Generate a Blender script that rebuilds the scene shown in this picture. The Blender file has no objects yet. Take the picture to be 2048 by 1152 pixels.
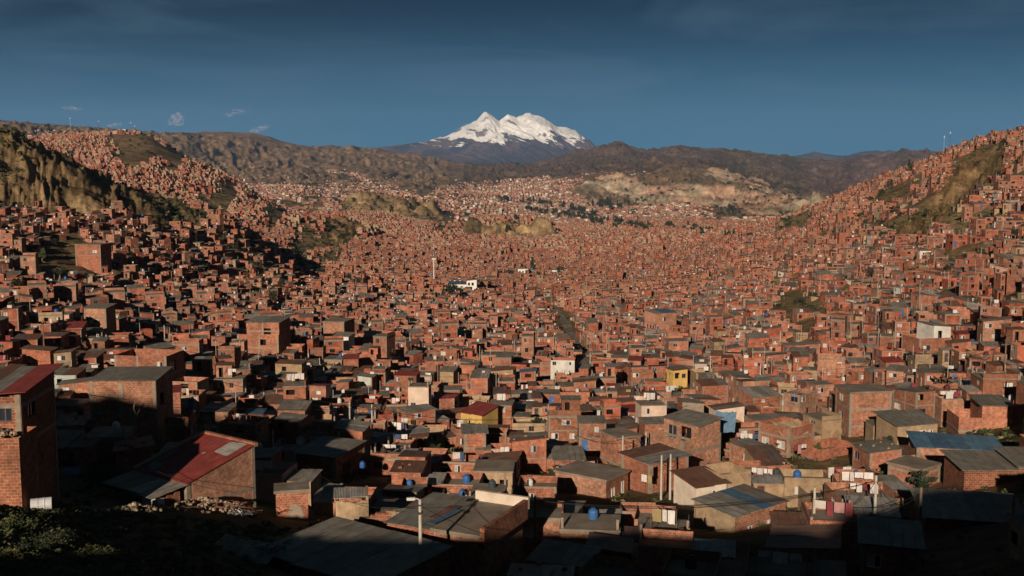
import bpy, math, random
import numpy as np
from mathutils import Vector

R = math.radians
C = bpy.context.scene.collection
SC = bpy.context.scene
F_PX = 2196.0
PITCH = math.atan((576 - 330) / F_PX)
CP, SP = math.cos(PITCH), math.sin(PITCH)

# ------------------------------------------------------------------ camera, sky, sun, exposure
cam_data = bpy.data.cameras.new("camera")
cam_data.lens = 36.0 * F_PX / 2048.0
cam_data.clip_start = 0.3
cam_data.clip_end = 90000.0
cam = bpy.data.objects.new("camera", cam_data)
C.objects.link(cam)
cam.location = (0, 0, 0)
cam.rotation_euler = (R(90) - PITCH, 0, 0)
SC.camera = cam

SUN_EL, SUN_AZ = 17.0, 15.0           # the sun stands behind the viewer, SUN_AZ degrees towards the left
sx, sy = -math.sin(R(SUN_AZ)), -math.cos(R(SUN_AZ))
SUN = Vector((sx * math.cos(R(SUN_EL)), sy * math.cos(R(SUN_EL)), math.sin(R(SUN_EL))))
sd = bpy.data.lights.new("sun", 'SUN')
sd.energy = 4.9
sd.angle = R(0.5)
sd.color = (1.0, 0.84, 0.69)
sun = bpy.data.objects.new("sun", sd)
C.objects.link(sun)
sun.rotation_euler = SUN.to_track_quat('Z', 'Y').to_euler()

world = bpy.data.worlds.new("World")
SC.world = world
world.use_nodes = True
wn = world.node_tree
for n in list(wn.nodes):
    wn.nodes.remove(n)
w_out = wn.nodes.new("ShaderNodeOutputWorld")
w_bg = wn.nodes.new("ShaderNodeBackground")
w_sky = wn.nodes.new("ShaderNodeTexSky")
w_sky.sky_type = 'NISHITA'
w_sky.sun_disc = False
w_sky.sun_elevation = R(SUN_EL)
w_sky.sun_rotation = math.atan2(SUN.x, SUN.y)
w_sky.altitude = 4000
w_sky.air_density = 1.0
w_sky.dust_density = 0.0
w_sky.ozone_density = 3.5
w_bg.inputs['Strength'].default_value = 0.040
# thin high cirrus streaks: noise stretched sideways, in world directions
tc = wn.nodes.new("ShaderNodeTexCoord")
mp = wn.nodes.new("ShaderNodeMapping")
mp.inputs['Scale'].default_value = (1.6, 1.6, 11.0)
mp.inputs['Rotation'].default_value = (0, R(7), 0)
nz = wn.nodes.new("ShaderNodeTexNoise")
nz.inputs['Scale'].default_value = 1.7
nz.inputs['Detail'].default_value = 7
nz.inputs['Roughness'].default_value = 0.62
nz.inputs['Distortion'].default_value = 0.5
mr = wn.nodes.new("ShaderNodeMapRange")
mr.inputs['From Min'].default_value = 0.44
mr.inputs['From Max'].default_value = 0.80
mr.inputs['To Min'].default_value = 0.0
mr.inputs['To Max'].default_value = 0.5
mx = wn.nodes.new("ShaderNodeMix")
mx.data_type = 'RGBA'
mx.blend_type = 'MIX'
tint = wn.nodes.new("ShaderNodeMix")
tint.data_type = 'RGBA'
tint.blend_type = 'MULTIPLY'
tint.inputs[0].default_value = 1.0
tint.inputs[7].default_value = (0.0012, 0.0135, 0.0125, 1)
wn.links.new(tc.outputs['Generated'], mp.inputs['Vector'])
wn.links.new(mp.outputs['Vector'], nz.inputs['Vector'])
wn.links.new(nz.outputs['Fac'], mr.inputs['Value'])
wn.links.new(mr.outputs['Result'], mx.inputs[0])
gm = wn.nodes.new("ShaderNodeGamma")
gm.inputs['Gamma'].default_value = 2.2
wn.links.new(w_sky.outputs['Color'], gm.inputs['Color'])
hs_ = wn.nodes.new("ShaderNodeHueSaturation")
hs_.inputs['Saturation'].default_value = 0.86
wn.links.new(gm.outputs['Color'], hs_.inputs['Color'])
wn.links.new(hs_.outputs['Color'], tint.inputs[6])
# thicker air towards the horizon
sepn = wn.nodes.new("ShaderNodeSeparateXYZ")
wn.links.new(tc.outputs['Generated'], sepn.inputs[0])
hz = wn.nodes.new("ShaderNodeMapRange")
hz.interpolation_type = 'SMOOTHERSTEP'
hz.inputs['From Min'].default_value = -0.02
hz.inputs['From Max'].default_value = 0.17
hz.inputs['To Min'].default_value = 0.92
hz.inputs['To Max'].default_value = 0.0
wn.links.new(sepn.outputs['Z'], hz.inputs['Value'])
hm_ = wn.nodes.new("ShaderNodeMix")
hm_.data_type = 'RGBA'
hm_.inputs[7].default_value = (1.2, 3.9, 6.6, 1)
wn.links.new(hz.outputs['Result'], hm_.inputs[0])
wn.links.new(tint.outputs[2], hm_.inputs[6])
wn.links.new(hm_.outputs[2], mx.inputs[6])
mx.inputs[7].default_value = (2.2, 4.0, 5.6, 1)
wn.links.new(mx.outputs[2], w_bg.inputs['Color'])
wn.links.new(w_bg.outputs['Background'], w_out.inputs['Surface'])

SC.view_settings.view_transform = 'Standard'
SC.view_settings.look = 'None'
SC.view_settings.exposure = 0.10
SC.view_settings.gamma = 1.0
SC.view_settings.use_curve_mapping = False
SC.cycles.max_bounces = 4
SC.cycles.diffuse_bounces = 2
SC.cycles.glossy_bounces = 1
SC.cycles.transparent_max_bounces = 12
SC.cycles.volume_bounces = 0

# ------------------------------------------------------------------ projection helpers
def ray(u, v):
    a, b = (u - 1024) / F_PX, (576 - v) / F_PX
    x, y, z = a, CP + b * SP, -SP + b * CP
    h = math.hypot(x, y)
    return math.atan2(x, y), z / h

def project(x, y, z):
    c = y * CP - z * SP
    return 1024 + F_PX * x / c, 576 - F_PX * (y * SP + z * CP) / c

def col_of(az):                      # picture column of a compass direction, at mid height
    return 1024 + F_PX * np.tan(az)

# ------------------------------------------------------------------ noise
def _hash(ix, iy, seed):
    h = (ix.astype(np.int64) * 374761393 + iy.astype(np.int64) * 668265263 + seed * 974711) & 0xFFFFFFFF
    h = ((h ^ (h >> 13)) * 1274126177) & 0xFFFFFFFF
    h = (h ^ (h >> 16)) & 0xFFFFFFFF
    return h.astype(np.float64) / 4294967295.0

def vnoise(x, y, seed=0):
    x, y = np.asarray(x, float), np.asarray(y, float)
    ix, iy = np.floor(x), np.floor(y)
    fx, fy = x - ix, y - iy
    fx = fx * fx * fx * (fx * (fx * 6 - 15) + 10)
    fy = fy * fy * fy * (fy * (fy * 6 - 15) + 10)
    a, b = _hash(ix, iy, seed), _hash(ix + 1, iy, seed)
    c, d = _hash(ix, iy + 1, seed), _hash(ix + 1, iy + 1, seed)
    return (a + (b - a) * fx) * (1 - fy) + (c + (d - c) * fx) * fy

def fbm(x, y, seed=0, octv=4, gain=0.5):
    s, a, t = 0.0, 1.0, 0.0
    for k in range(octv):
        s = s + a * (vnoise(x, y, seed + k * 17) - 0.5)
        t += a
        a *= gain
        x, y = x * 2.03 + 11.3, y * 2.03 - 7.1
    return s / t * 2

def ridged(x, y, seed=0, octv=4, gain=0.5):
    s, a, t = 0.0, 1.0, 0.0
    for k in range(octv):
        n = 1 - np.abs(vnoise(x, y, seed + k * 31) * 2 - 1)
        s = s + a * n * n
        t += a
        a *= gain
        x, y = x * 2.1 + 5.2, y * 2.1 + 3.7
    return s / t

def sstep(x, a, b):
    t = np.clip((np.asarray(x, float) - a) / (b - a), 0, 1)
    return t * t * (3 - 2 * t)

def in_poly(px, py, poly):
    px, py = np.asarray(px, float), np.asarray(py, float)
    inside = np.zeros(px.shape, bool)
    n = len(poly)
    for i in range(n):
        x1, y1 = poly[i]
        x2, y2 = poly[(i + 1) % n]
        cond = (y1 > py) != (y2 > py)
        with np.errstate(divide='ignore', invalid='ignore'):
            xi = (x2 - x1) * (py - y1) / (y2 - y1 + 1e-12) + x1
        inside ^= cond & (px < xi)
    return inside

# ------------------------------------------------------------------ terrain: a valley measured out ring by ring round the lookout
CU = [-400, 0, 150, 300, 450, 600, 750, 900, 1024, 1200, 1400, 1600, 1800, 1920, 2048, 2450]
RINGS = [
 (40,  [1060, 1075, 1090, 1120, 1170, 1230, 1260, 1265, 1265, 1265, 1260, 1250, 1235, 1225, 1210, 1150]),
 (52,  [1020, 1035, 1045, 1060, 1090, 1140, 1165, 1175, 1175, 1175, 1175, 1165, 1150, 1140, 1120, 1080]),
 (65,  [970, 990, 1005, 1020, 1035, 1050, 1070, 1080, 1085, 1085, 1080, 1070, 1055, 1045, 1030, 980]),
 (95,  [850, 875, 885, 885, 900, 915, 925, 935, 940, 945, 945, 940, 930, 920, 905, 850]),
 (150, [690, 715, 730, 755, 775, 790, 800, 805, 810, 810, 805, 790, 758, 734, 712, 650]),
 (210, [590, 610, 635, 670, 690, 705, 715, 720, 722, 720, 712, 680, 628, 600, 570, 505]),
 (290, [500, 520, 545, 590, 625, 645, 655, 662, 665, 660, 650, 606, 542, 510, 480, 410]),
 (400, [370, 425, 440, 490, 555, 592, 604, 610, 612, 610, 600, 548, 478, 436, 400, 330]),
 (480, [265, 285, 338, 402, 452, 566, 580, 586, 589, 586, 575, 522, 446, 396, 354, 285]),
 (550, [235, 256, 318, 402, 440, 542, 560, 568, 572, 568, 555, 502, 420, 366, 322, 260]),
 (700, [250, 300, 345, 428, 468, 515, 532, 540, 545, 540, 525, 470, 372, 311, 270, 225]),
 (850, [300, 330, 370, 435, 462, 495, 512, 520, 525, 520, 505, 450, 345, 292, 258, 215]),
 (1050,[330, 350, 385, 415, 438, 432, 490, 498, 502, 498, 482, 430, 362, 340, 310, 260]),
 (1300,[340, 350, 345, 360, 395, 440, 478, 484, 486, 482, 468, 448, 400, 370, 350, 300]),
 (1600,[330, 330, 305, 310, 348, 452, 460, 470, 472, 470, 460, 455, 420, 400, 380, 350]),
 (2000,[300, 290, 268, 263, 368, 450, 432, 452, 458, 455, 448, 455, 430, 410, 400, 380]),
 (2500,[290, 280, 276, 288, 400, 400, 404, 428, 440, 438, 432, 440, 430, 415, 400, 390]),
 (3300,[285, 275, 285, 330, 395, 388, 396, 405, 415, 408, 402, 424, 425, 415, 400, 395]),
 (3800,[282, 272, 282, 320, 382, 380, 388, 394, 398, 384, 376, 412, 420, 415, 400, 392]),
 (4300,[280, 268, 280, 310, 370, 370, 378, 382, 378, 358, 348, 392, 415, 400, 390, 380]),
 (5500,[260, 255, 266, 285, 330, 345, 355, 362, 362, 343, 340, 372, 400, 380, 370, 360]),
 (6300,[240, 249, 257, 268, 292, 310, 325, 345, 352, 330, 335, 355, 375, 360, 355, 350]),
]
RP = [   # far rings with their own break points
 (7200, [(-400, 225), (0, 241), (60, 243), (130, 252), (250, 257), (300, 263), (380, 267), (460, 270), (500, 274), (560, 287), (620, 292),
         (700, 292), (780, 301), (850, 314), (920, 328), (1000, 336), (1080, 334), (1140, 322), (1190, 312), (1240, 308), (1300, 316),
         (1400, 312), (1500, 318), (1600, 330), (1700, 342), (1800, 335), (1900, 330), (2048, 330), (2450, 330)]),
 (8600, [(-400, 232), (0, 249), (300, 270), (440, 268), (500, 270), (540, 275), (600, 300), (850, 325), (920, 332), (1000, 326), (1060, 322), (1110, 314),
         (1150, 303), (1190, 290), (1212, 284), (1228, 278), (1237, 277), (1250, 281), (1270, 290), (1290, 296), (1315, 294), (1330, 290),
         (1350, 288), (1375, 294), (1410, 298), (1450, 299), (1500, 304), (1540, 308), (1570, 305), (1600, 314), (1640, 322), (1700, 320),
         (1760, 312), (1800, 303), (1830, 298), (1900, 300), (2048, 310), (2450, 310)]),
 (10500, [(-400, 250), (0, 270), (500, 300), (850, 335), (1024, 345), (1200, 335), (1400, 335), (1600, 340), (1800, 335), (2450, 330)]),
 (12500, [(-400, 300), (500, 330), (1024, 352), (1800, 345), (2450, 340)]),
]
AZG = np.radians(np.arange(-180, 180.01, 0.1))
def _ring(pts):
    az = np.array([ray(u, v)[0] for u, v in pts])
    t = np.array([ray(u, v)[1] for u, v in pts])
    return np.interp(AZG, az, t)
_d, _T = [], []
for d_, t_ in ((1.2, -1.45), (3, -0.75), (8, -0.55), (20, -0.50)):
    _d.append(d_); _T.append(np.full(AZG.shape, t_))
for d_, vs in RINGS:
    _d.append(d_); _T.append(_ring(list(zip(CU, vs))))
for d_, pts in RP:
    _d.append(d_); _T.append(_ring(pts))
_d, _T = np.array(_d, float), np.array(_T)
# behind and beside the lookout: the hill it stands on
_bd = np.array([1.2, 3, 8, 20, 60, 150, 400, 1000, 4000, 12500.])
_bz = np.array([-1.7, -1.7, -2.0, -3.0, -4.0, -2, 5, 20, 80, 150.])
_back = (np.interp(np.log(_d), np.log(_bd), _bz) / _d)[:, None]
_w = sstep(np.abs(AZG), R(40), R(80))[None, :]
_T = _T * (1 - _w) + _back * _w
LN = np.linspace(math.log(1.2), math.log(12500), 520)
TT = np.empty((len(LN), len(AZG)))
for j in range(len(AZG)):
    TT[:, j] = np.interp(LN, np.log(_d), _T[:, j])
def _gs(a, sig, axis):
    r = int(sig * 3) + 1
    k = np.exp(-0.5 * (np.arange(-r, r + 1) / sig) ** 2)
    k /= k.sum()
    pad = [(0, 0), (0, 0)]
    pad[axis] = (r, r)
    b = np.pad(a, pad, mode='edge')
    out = np.zeros_like(a)
    for i, kk in enumerate(k):
        sl = [slice(None), slice(None)]
        sl[axis] = slice(i, i + a.shape[axis])
        out += kk * b[tuple(sl)]
    return out
TT = _gs(TT, 2.6, 0)
_T1 = _gs(TT, 3.5, 1)
_ff = sstep(LN, math.log(6000), math.log(7000))[:, None]
TT = _T1 * (1 - _ff) + TT * _ff

MESAS = [  # u0, u1, foot, crest, back, height, soft columns
 (930, 1108, 1400, 1520, 1950, 21, 9),
 (705, 868, 2050, 2350, 2800, 24, 25),
 (640, 735, 1000, 1130, 1350, 9, 22),
 (1440, 1530, 560, 640, 760, 5, 20),
 (930, 1010, 2500, 2800, 3200, 16, 20),
 (280, 400, 560, 640, 800, 7, 25),
]
CLIFFS = [  # polygons in (column, metres): bare eroded rock; gully depth; colour key
 ([(-400, 390), (0, 392), (90, 395), (200, 412), (330, 440), (400, 460), (430, 490), (420, 600), (300, 610), (150, 590), (-400, 600)], 4.2, 'ochre'),
 ([(285, 560), (390, 560), (400, 660), (300, 660)], 3.5, 'ochre'),
 ([(1785, 395), (1850, 400), (1935, 450), (2000, 540), (1995, 660), (1920, 660), (1865, 540), (1800, 440)], 7.0, 'olive'),
 ([(920, 1375), (1118, 1375), (1118, 1560), (920, 1560)], 3.4, 'yellow'),
 ([(690, 2030), (880, 2030), (880, 2420), (690, 2420)], 5.5, 'yellow'),
 ([(650, 900), (700, 900), (735, 1130), (650, 1150)], 4.0, 'olive'),
 ([(1190, 3500), (1300, 3200), (1480, 2650), (1600, 2350), (1640, 3600), (1620, 4700), (1480, 5400), (1380, 5000), (1290, 5500), (1190, 5000)], 24.0, 'pink'),
 ([(-400, 5000), (600, 4600), (900, 4400), (900, 7300), (-400, 7300)], 36.0, 'brown'),
 ([(1620, 4300), (2450, 4300), (2450, 9000), (1620, 9000)], 60.0, 'purple'),
 ([(930, 5200), (1620, 4800), (1620, 8700), (930, 8700)], 26.0, 'dark'),
 ([(1150, 330), (1152, 330), (1152, 331)], 0.1, 'ochre'),
]
def cliff_mask(u, d, x, y, soft=True):
    w1 = fbm(x / (d * 0.035 + 4), y / (d * 0.06 + 4), 5, 3)
    uu = u + w1 * 22
    dd = d * (1 + 0.05 * fbm(x / (d * 0.04 + 4), y / (d * 0.07 + 4), 9, 3))
    out = []
    for c in CLIFFS:
        if c[2] == 'pink':
            w2 = fbm(x / 420, y / 700, 6, 4)
            out.append(in_poly(u + w2 * 110, d * (1 + .45 * fbm(x / 260, y / 900, 7, 4)), c[0]))
        else:
            out.append(in_poly(uu, dd, c[0]))
    return out

def terrain_h(x, y, detail=True):
    x, y = np.asarray(x, float), np.asarray(y, float)
    d = np.maximum(np.hypot(x, y), 1.2)
    az = np.arctan2(x, y)
    fi = (np.log(d) - LN[0]) / (LN[1] - LN[0])
    fi = np.clip(fi, 0, len(LN) - 1.001)
    fj = np.clip((az - AZG[0]) / (AZG[1] - AZG[0]), 0, len(AZG) - 1.001)
    i, j = fi.astype(int), fj.astype(int)
    a, b = fi - i, fj - j
    t = (TT[i, j] * (1 - a) * (1 - b) + TT[i + 1, j] * a * (1 - b) + TT[i, j + 1] * (1 - a) * b + TT[i + 1, j + 1] * a * b)
    z = t * np.minimum(d, 12500)
    front = np.abs(az) < R(45)
    u = np.where(front, col_of(np.clip(az, -R(50), R(50))), -5000)
    for (u0, u1, f0, c0, b0, hh, sf) in MESAS:
        u_ = u
        jn = fbm(x / (c0 * .02), y / (c0 * .04), 55, 3)
        u = u + jn * sf * 2.4
        fd = d * (1 + .05 * jn)
        z = z + hh * (1 + .5 * fbm(x / (c0 * .012), y / (c0 * .03), 56, 3)) * sstep(u, u0 - sf, u0 + sf) * (1 - sstep(u, u1 - sf, u1 + sf)) * sstep(fd, f0, c0) * (1 - sstep(fd, c0 * 1.05, b0))
        u = u_
    for L in (6, 14, 32, 75, 170, 400, 800):
        wgt = sstep(d, L * 5, L * 12)
        amp = (0.045 if L < 100 else 0.035) * L
        z = z + amp * wgt * fbm(x / L, y / L, L, 2) * np.where(d > 5500, 1.25, 1.0)
    side = np.maximum(sstep(u, 1470, 1620), 1 - sstep(u, 330, 520)) * sstep(d, 150, 300) * (1 - sstep(d, 1100, 1400)) * front
    z = z + side * 3.4 * (ridged(u * d / F_PX / 26 + .8 * fbm(x / 40, y / 40, 91, 2), d / 150, 92, 4, .55) - .5)
    z = z + 0.12 * fbm(x / 1.3, y / 1.3, 77, 3) * sstep(d, 4, 10)
    # the hill rises behind the lookout, and throws the evening shadow over the foreground
    lat = x - 0.268 * y
    rise = np.interp(lat, [-80, -58, -48, -44, -40, -35, -28, -24, -19, -15, -10, -3, 2, 7, 14, 25, 40], [24, 21, 19, 11.2, 9.0, 9.0, 8.4, 8.2, 9.2, 9.8, 9.6, 8.0, 10.4, 12.2, 11.2, 12, 13.5]) + 1.3 * fbm(lat / 2.6, y * 0 + 2, 12, 3)
    z = z + rise * sstep(-y, 4, 26) * (y < 0)
    if detail:
        ms = cliff_mask(u, d, x, y)
        for (poly, g, key), m in zip(CLIFFS, ms):
            if not m.any():
                continue
            dm = 0.5 * (min(p[1] for p in poly) + max(p[1] for p in poly))
            lat = u * dm / F_PX / (g * 2.6)
            rad = d / (g * 11)
            gl = ridged(lat + 1.1 * fbm(lat * .7, rad, 3, 2), rad * 0.8, 40, 4, 0.55) - 0.45
            gl = gl + 0.35 * (ridged(lat * 3.1 + .6 * fbm(lat, rad * 2, 8, 2), rad * 1.7, 47, 3, 0.6) - .45)
            if key == 'pink':
                gl = gl * 1.3 + 2.0 * fbm(x / 420, y / 600, 88, 3) + 1.6 * (ridged(x / 210, y / 420, 89, 4) - .4)
            mf = m.astype(float)
            if x.ndim == 2:
                mf = _gs(_gs(mf, 3.0, 0), 5.0, 1)
            z = z + mf * g * gl * {'yellow': 2.4, 'ochre': 1.25, 'olive': 1.9, 'purple': 1.3, 'dark': 1.6, 'pink': 1.0, 'brown': 1.15}[key]
    return z

def ground(x, y):
    return float(terrain_h(np.array([x]), np.array([y]), False)[0])

def hit(u, v, dmin=30, dmax=9000, detail=False):
    """where the line of sight through a picture point first meets the ground"""
    az, t = ray(u, v)
    d = np.exp(np.linspace(math.log(dmin), math.log(dmax), 1500))
    x, y = d * math.sin(az), d * math.cos(az)
    below = terrain_h(x, y, detail) > t * d
    k = int(np.argmax(below)) if below.any() else len(d) - 1
    return x[k], y[k], d[k]

# ------------------------------------------------------------------ materials
def nt(name):
    m = bpy.data.materials.new(name)
    m.use_nodes = True
    t = m.node_tree
    for n in list(t.nodes):
        t.nodes.remove(n)
    o = t.nodes.new("ShaderNodeOutputMaterial")
    b = t.nodes.new("ShaderNodeBsdfPrincipled")
    b.inputs['Roughness'].default_value = 0.9
    b.inputs['Specular IOR Level'].default_value = 0.2
    t.links.new(b.outputs[0], o.inputs[0])
    return m, t, b

def node(t, kind, **kw):
    n = t.nodes.new(kind)
    for k, v in kw.items():
        if k in n.inputs.keys():
            n.inputs[k].default_value = v
        else:
            setattr(n, k, v)
    return n

def ramp(t, fac, stops, interp='LINEAR'):
    r = t.nodes.new("ShaderNodeValToRGB")
    r.color_ramp.interpolation = interp
    el = r.color_ramp.elements
    while len(el) < len(stops):
        el.new(0.5)
    for e, (p, c) in zip(el, stops):
        e.position = p
        e.color = tuple(c) + (1,)
    t.links.new(fac, r.inputs[0])
    return r.outputs[0]

def mixc(t, kind, fac, a, b):
    n = t.nodes.new("ShaderNodeMix")
    n.data_type = 'RGBA'
    n.blend_type = kind
    for s, v in ((0, fac), (6, a), (7, b)):
        if hasattr(v, 'links') or hasattr(v, 'is_output'):
            t.links.new(v, n.inputs[s])
        elif isinstance(v, (int, float)):
            n.inputs[s].default_value = v
        else:
            n.inputs[s].default_value = tuple(v) + (1,)
    return n.outputs[2]

def noise(t, scale, vec=None, detail=4, rough=0.6, dist=0.0):
    n = node(t, "ShaderNodeTexNoise", Scale=scale, Detail=detail, Roughness=rough, Distortion=dist)
    if vec is not None:
        t.links.new(vec, n.inputs['Vector'])
    return n.outputs['Fac']

def geo_pos(t):
    return t.nodes.new("ShaderNodeNewGeometry").outputs['Position']

def rnd(t):
    a = t.nodes.new("ShaderNodeAttribute")
    a.attribute_name = "rnd"
    return a.outputs['Fac']

def uvn(t):
    return t.nodes.new("ShaderNodeUVMap").outputs[0]

def bumpn(t, b, h, strength, dist):
    n = node(t, "ShaderNodeBump", Strength=strength, Distance=dist)
    t.links.new(h, n.inputs['Height'])
    t.links.new(n.outputs[0], b.inputs['Normal'])

MAT = {}
def mat_brick(name, stops, mortar, bw, bh, ms=0.02, far=False):
    m, t, b = nt(name)
    base = ramp(t, rnd(t), stops)
    p = geo_pos(t)
    col = base
    if not far:
        br = node(t, "ShaderNodeTexBrick", **{'Scale': 1.0, 'Mortar Size': ms, 'Mortar Smooth': 0.3, 'Bias': 0.0, 'Brick Width': bw, 'Row Height': bh})
        t.links.new(uvn(t), br.inputs['Vector'])
        dk = mixc(t, 'MULTIPLY', 1.0, base, (0.78, 0.74, 0.72))
        lt = mixc(t, 'MULTIPLY', 1.0, base, (1.16, 1.14, 1.12))
        t.links.new(dk, br.inputs['Color1'])
        t.links.new(lt, br.inputs['Color2'])
        br.inputs['Mortar'].default_value = tuple(mortar) + (1,)
        col = br.outputs['Color']
        bumpn(t, b, br.outputs['Fac'], -0.5, 0.02)
    col = mixc(t, 'MULTIPLY', 1.0, col, ramp(t, noise(t, 0.55, p, 6, 0.65), [(0.30, (0.60, 0.60, 0.62)), (0.70, (1.25, 1.22, 1.18))]))
    col = mixc(t, 'MULTIPLY', 1.0, col, ramp(t, noise(t, 3.2 if not far else 1.2, p, 3, 0.7), [(0.30, (0.62, 0.60, 0.58)), (0.70, (1.36, 1.32, 1.3))]))
    # cement smears and dust
    sm = ramp(t, noise(t, 0.9, p, 5, 0.7, 0.6), [(0.60, (0, 0, 0)), (0.68, (0.5, 0.5, 0.5))])
    col = mixc(t, 'MIX', sm, col, (0.24, 0.165, 0.11))
    t.links.new(col, b.inputs['Base Color'])
    MAT[name] = m

BS = [(0.0, (0.230, 0.070, 0.040)), (0.2, (0.345, 0.108, 0.062)), (0.4, (0.260, 0.090, 0.053)), (0.6, (0.380, 0.148, 0.090)), (0.75, (0.290, 0.132, 0.083)), (0.9, (0.345, 0.178, 0.115)), (1.0, (0.230, 0.096, 0.062))]
mat_brick('brick', BS, (0.38, 0.235, 0.15), 0.36, 0.19, 0.022)
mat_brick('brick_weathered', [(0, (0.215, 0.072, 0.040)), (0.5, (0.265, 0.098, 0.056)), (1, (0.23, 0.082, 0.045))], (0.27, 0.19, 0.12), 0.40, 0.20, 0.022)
mat_brick('brick_mid', BS, (0.27, 0.16, 0.10), 0.55, 0.30, 0.03)
mat_brick('brick_far', BS, None, 0, 0, far=True)
mat_brick('brick_pale', [(0, (0.36, 0.19, 0.13)), (0.25, (0.26, 0.14, 0.10)), (0.5, (0.42, 0.25, 0.18)), (0.7, (0.33, 0.24, 0.17)), (0.85, (0.30, 0.12, 0.075)), (1, (0.46, 0.34, 0.26))], None, 0, 0, far=True)

def mat_plain(name, stops, nscale=1.2, lo=0.7, hi=1.25, rough=0.9, interp='LINEAR', spec=0.2, metal=0.0):
    m, t, b = nt(name)
    col = ramp(t, rnd(t), stops, interp)
    p = geo_pos(t)
    col = mixc(t, 'MULTIPLY', 1.0, col, ramp(t, noise(t, nscale, p, 6, 0.68), [(0.3, (lo, lo, lo)), (0.7, (hi, hi, hi))]))
    t.links.new(col, b.inputs['Base Color'])
    b.inputs['Roughness'].default_value = rough
    b.inputs['Specular IOR Level'].default_value = spec
    b.inputs['Metallic'].default_value = metal
    MAT[name] = m
    return t, b, col

mat_plain('concrete', [(0, (0.22, 0.17, 0.12)), (0.5, (0.27, 0.21, 0.15)), (1, (0.20, 0.16, 0.12))], 2.5)
mat_plain('adobe', [(0, (0.30, 0.20, 0.11)), (0.5, (0.36, 0.25, 0.15)), (1, (0.24, 0.17, 0.10))], 1.5, 0.6, 1.3)
mat_plain('plaster', [(0, (0.62, 0.52, 0.40)), (0.3, (0.55, 0.34, 0.24)), (0.5, (0.60, 0.56, 0.48)), (0.65, (0.36, 0.40, 0.34)), (0.8, (0.50, 0.24, 0.16)), (1.0, (0.66, 0.60, 0.50))], 0.8, 0.7, 1.15)
mat_plain('yellow_paint', [(0, (0.58, 0.37, 0.12)), (1, (0.50, 0.33, 0.10))], 1.0, 0.75, 1.15)
mat_plain('white_paint', [(0, (0.68, 0.62, 0.54)), (1, (0.74, 0.70, 0.64))], 1.0, 0.75, 1.1)
mat_plain('slab', [(0, (0.17, 0.135, 0.10)), (0.5, (0.22, 0.18, 0.135)), (1, (0.15, 0.12, 0.095))], 0.7, 0.6, 1.35)
mat_plain('glass', [(0, (0.012, 0.014, 0.018)), (1, (0.03, 0.035, 0.045))], 1, 0.9, 1.1, 0.15, spec=0.5)
mat_plain('curtain', [(0, (0.5, 0.46, 0.4)), (0.5, (0.35, 0.32, 0.30)), (1, (0.62, 0.58, 0.5))], 3, 0.8, 1.1, 0.7)
mat_plain('opening_shade_paint', [(0, (0.012, 0.010, 0.009)), (1, (0.02, 0.016, 0.013))])  # near-black colour that paints the unlit inside of openings
mat_plain('frame_paint', [(0, (0.45, 0.40, 0.34)), (0.4, (0.10, 0.06, 0.04)), (0.7, (0.10, 0.15, 0.22)), (1, (0.5, 0.48, 0.42))], 2)
mat_plain('blue_metal', [(0, (0.02, 0.075, 0.24)), (0.6, (0.03, 0.11, 0.30)), (1, (0.04, 0.13, 0.26))], 2, 0.8, 1.15, 0.5, spec=0.4)
mat_plain('dark_metal', [(0, (0.05, 0.035, 0.03)), (0.5, (0.11, 0.03, 0.03)), (1, (0.04, 0.06, 0.07))], 2, 0.7, 1.2, 0.6)
mat_plain('white_metal', [(0, (0.6, 0.57, 0.52)), (1, (0.5, 0.5, 0.5))], 2, 0.8, 1.1, 0.5)
mat_plain('wood', [(0, (0.13, 0.085, 0.05)), (1, (0.22, 0.15, 0.09))], 5, 0.7, 1.3)
mat_plain('pole_concrete', [(0, (0.42, 0.37, 0.30)), (1, (0.48, 0.43, 0.36))], 3, 0.8, 1.15)
mat_plain('cable', [(0, (0.015, 0.014, 0.013)), (1, (0.02, 0.02, 0.02))])
mat_plain('cloth', [(0, (0.55, 0.50, 0.45)), (0.35, (0.20, 0.04, 0.045)), (0.44, (0.05, 0.08, 0.15)), (0.54, (0.50, 0.45, 0.40)), (0.68, (0.36, 0.20, 0.19)), (0.76, (0.30, 0.22, 0.10)), (0.82, (0.62, 0.58, 0.53))], 3, 0.8, 1.15, interp='CONSTANT')
mat_plain('cloth_maroon', [(0, (0.10, 0.02, 0.03)), (1, (0.13, 0.02, 0.035))], 3)
mat_plain('tarp_blue', [(0, (0.10, 0.17, 0.24)), (1, (0.07, 0.14, 0.26))], 2, 0.8, 1.2, 0.6)
mat_plain('stone', [(0, (0.20, 0.15, 0.10)), (1, (0.34, 0.25, 0.17))], 2, 0.6, 1.35)
mat_plain('red_paint', [(0, (0.35, 0.03, 0.02)), (1, (0.32, 0.03, 0.02))], 2)

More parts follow.
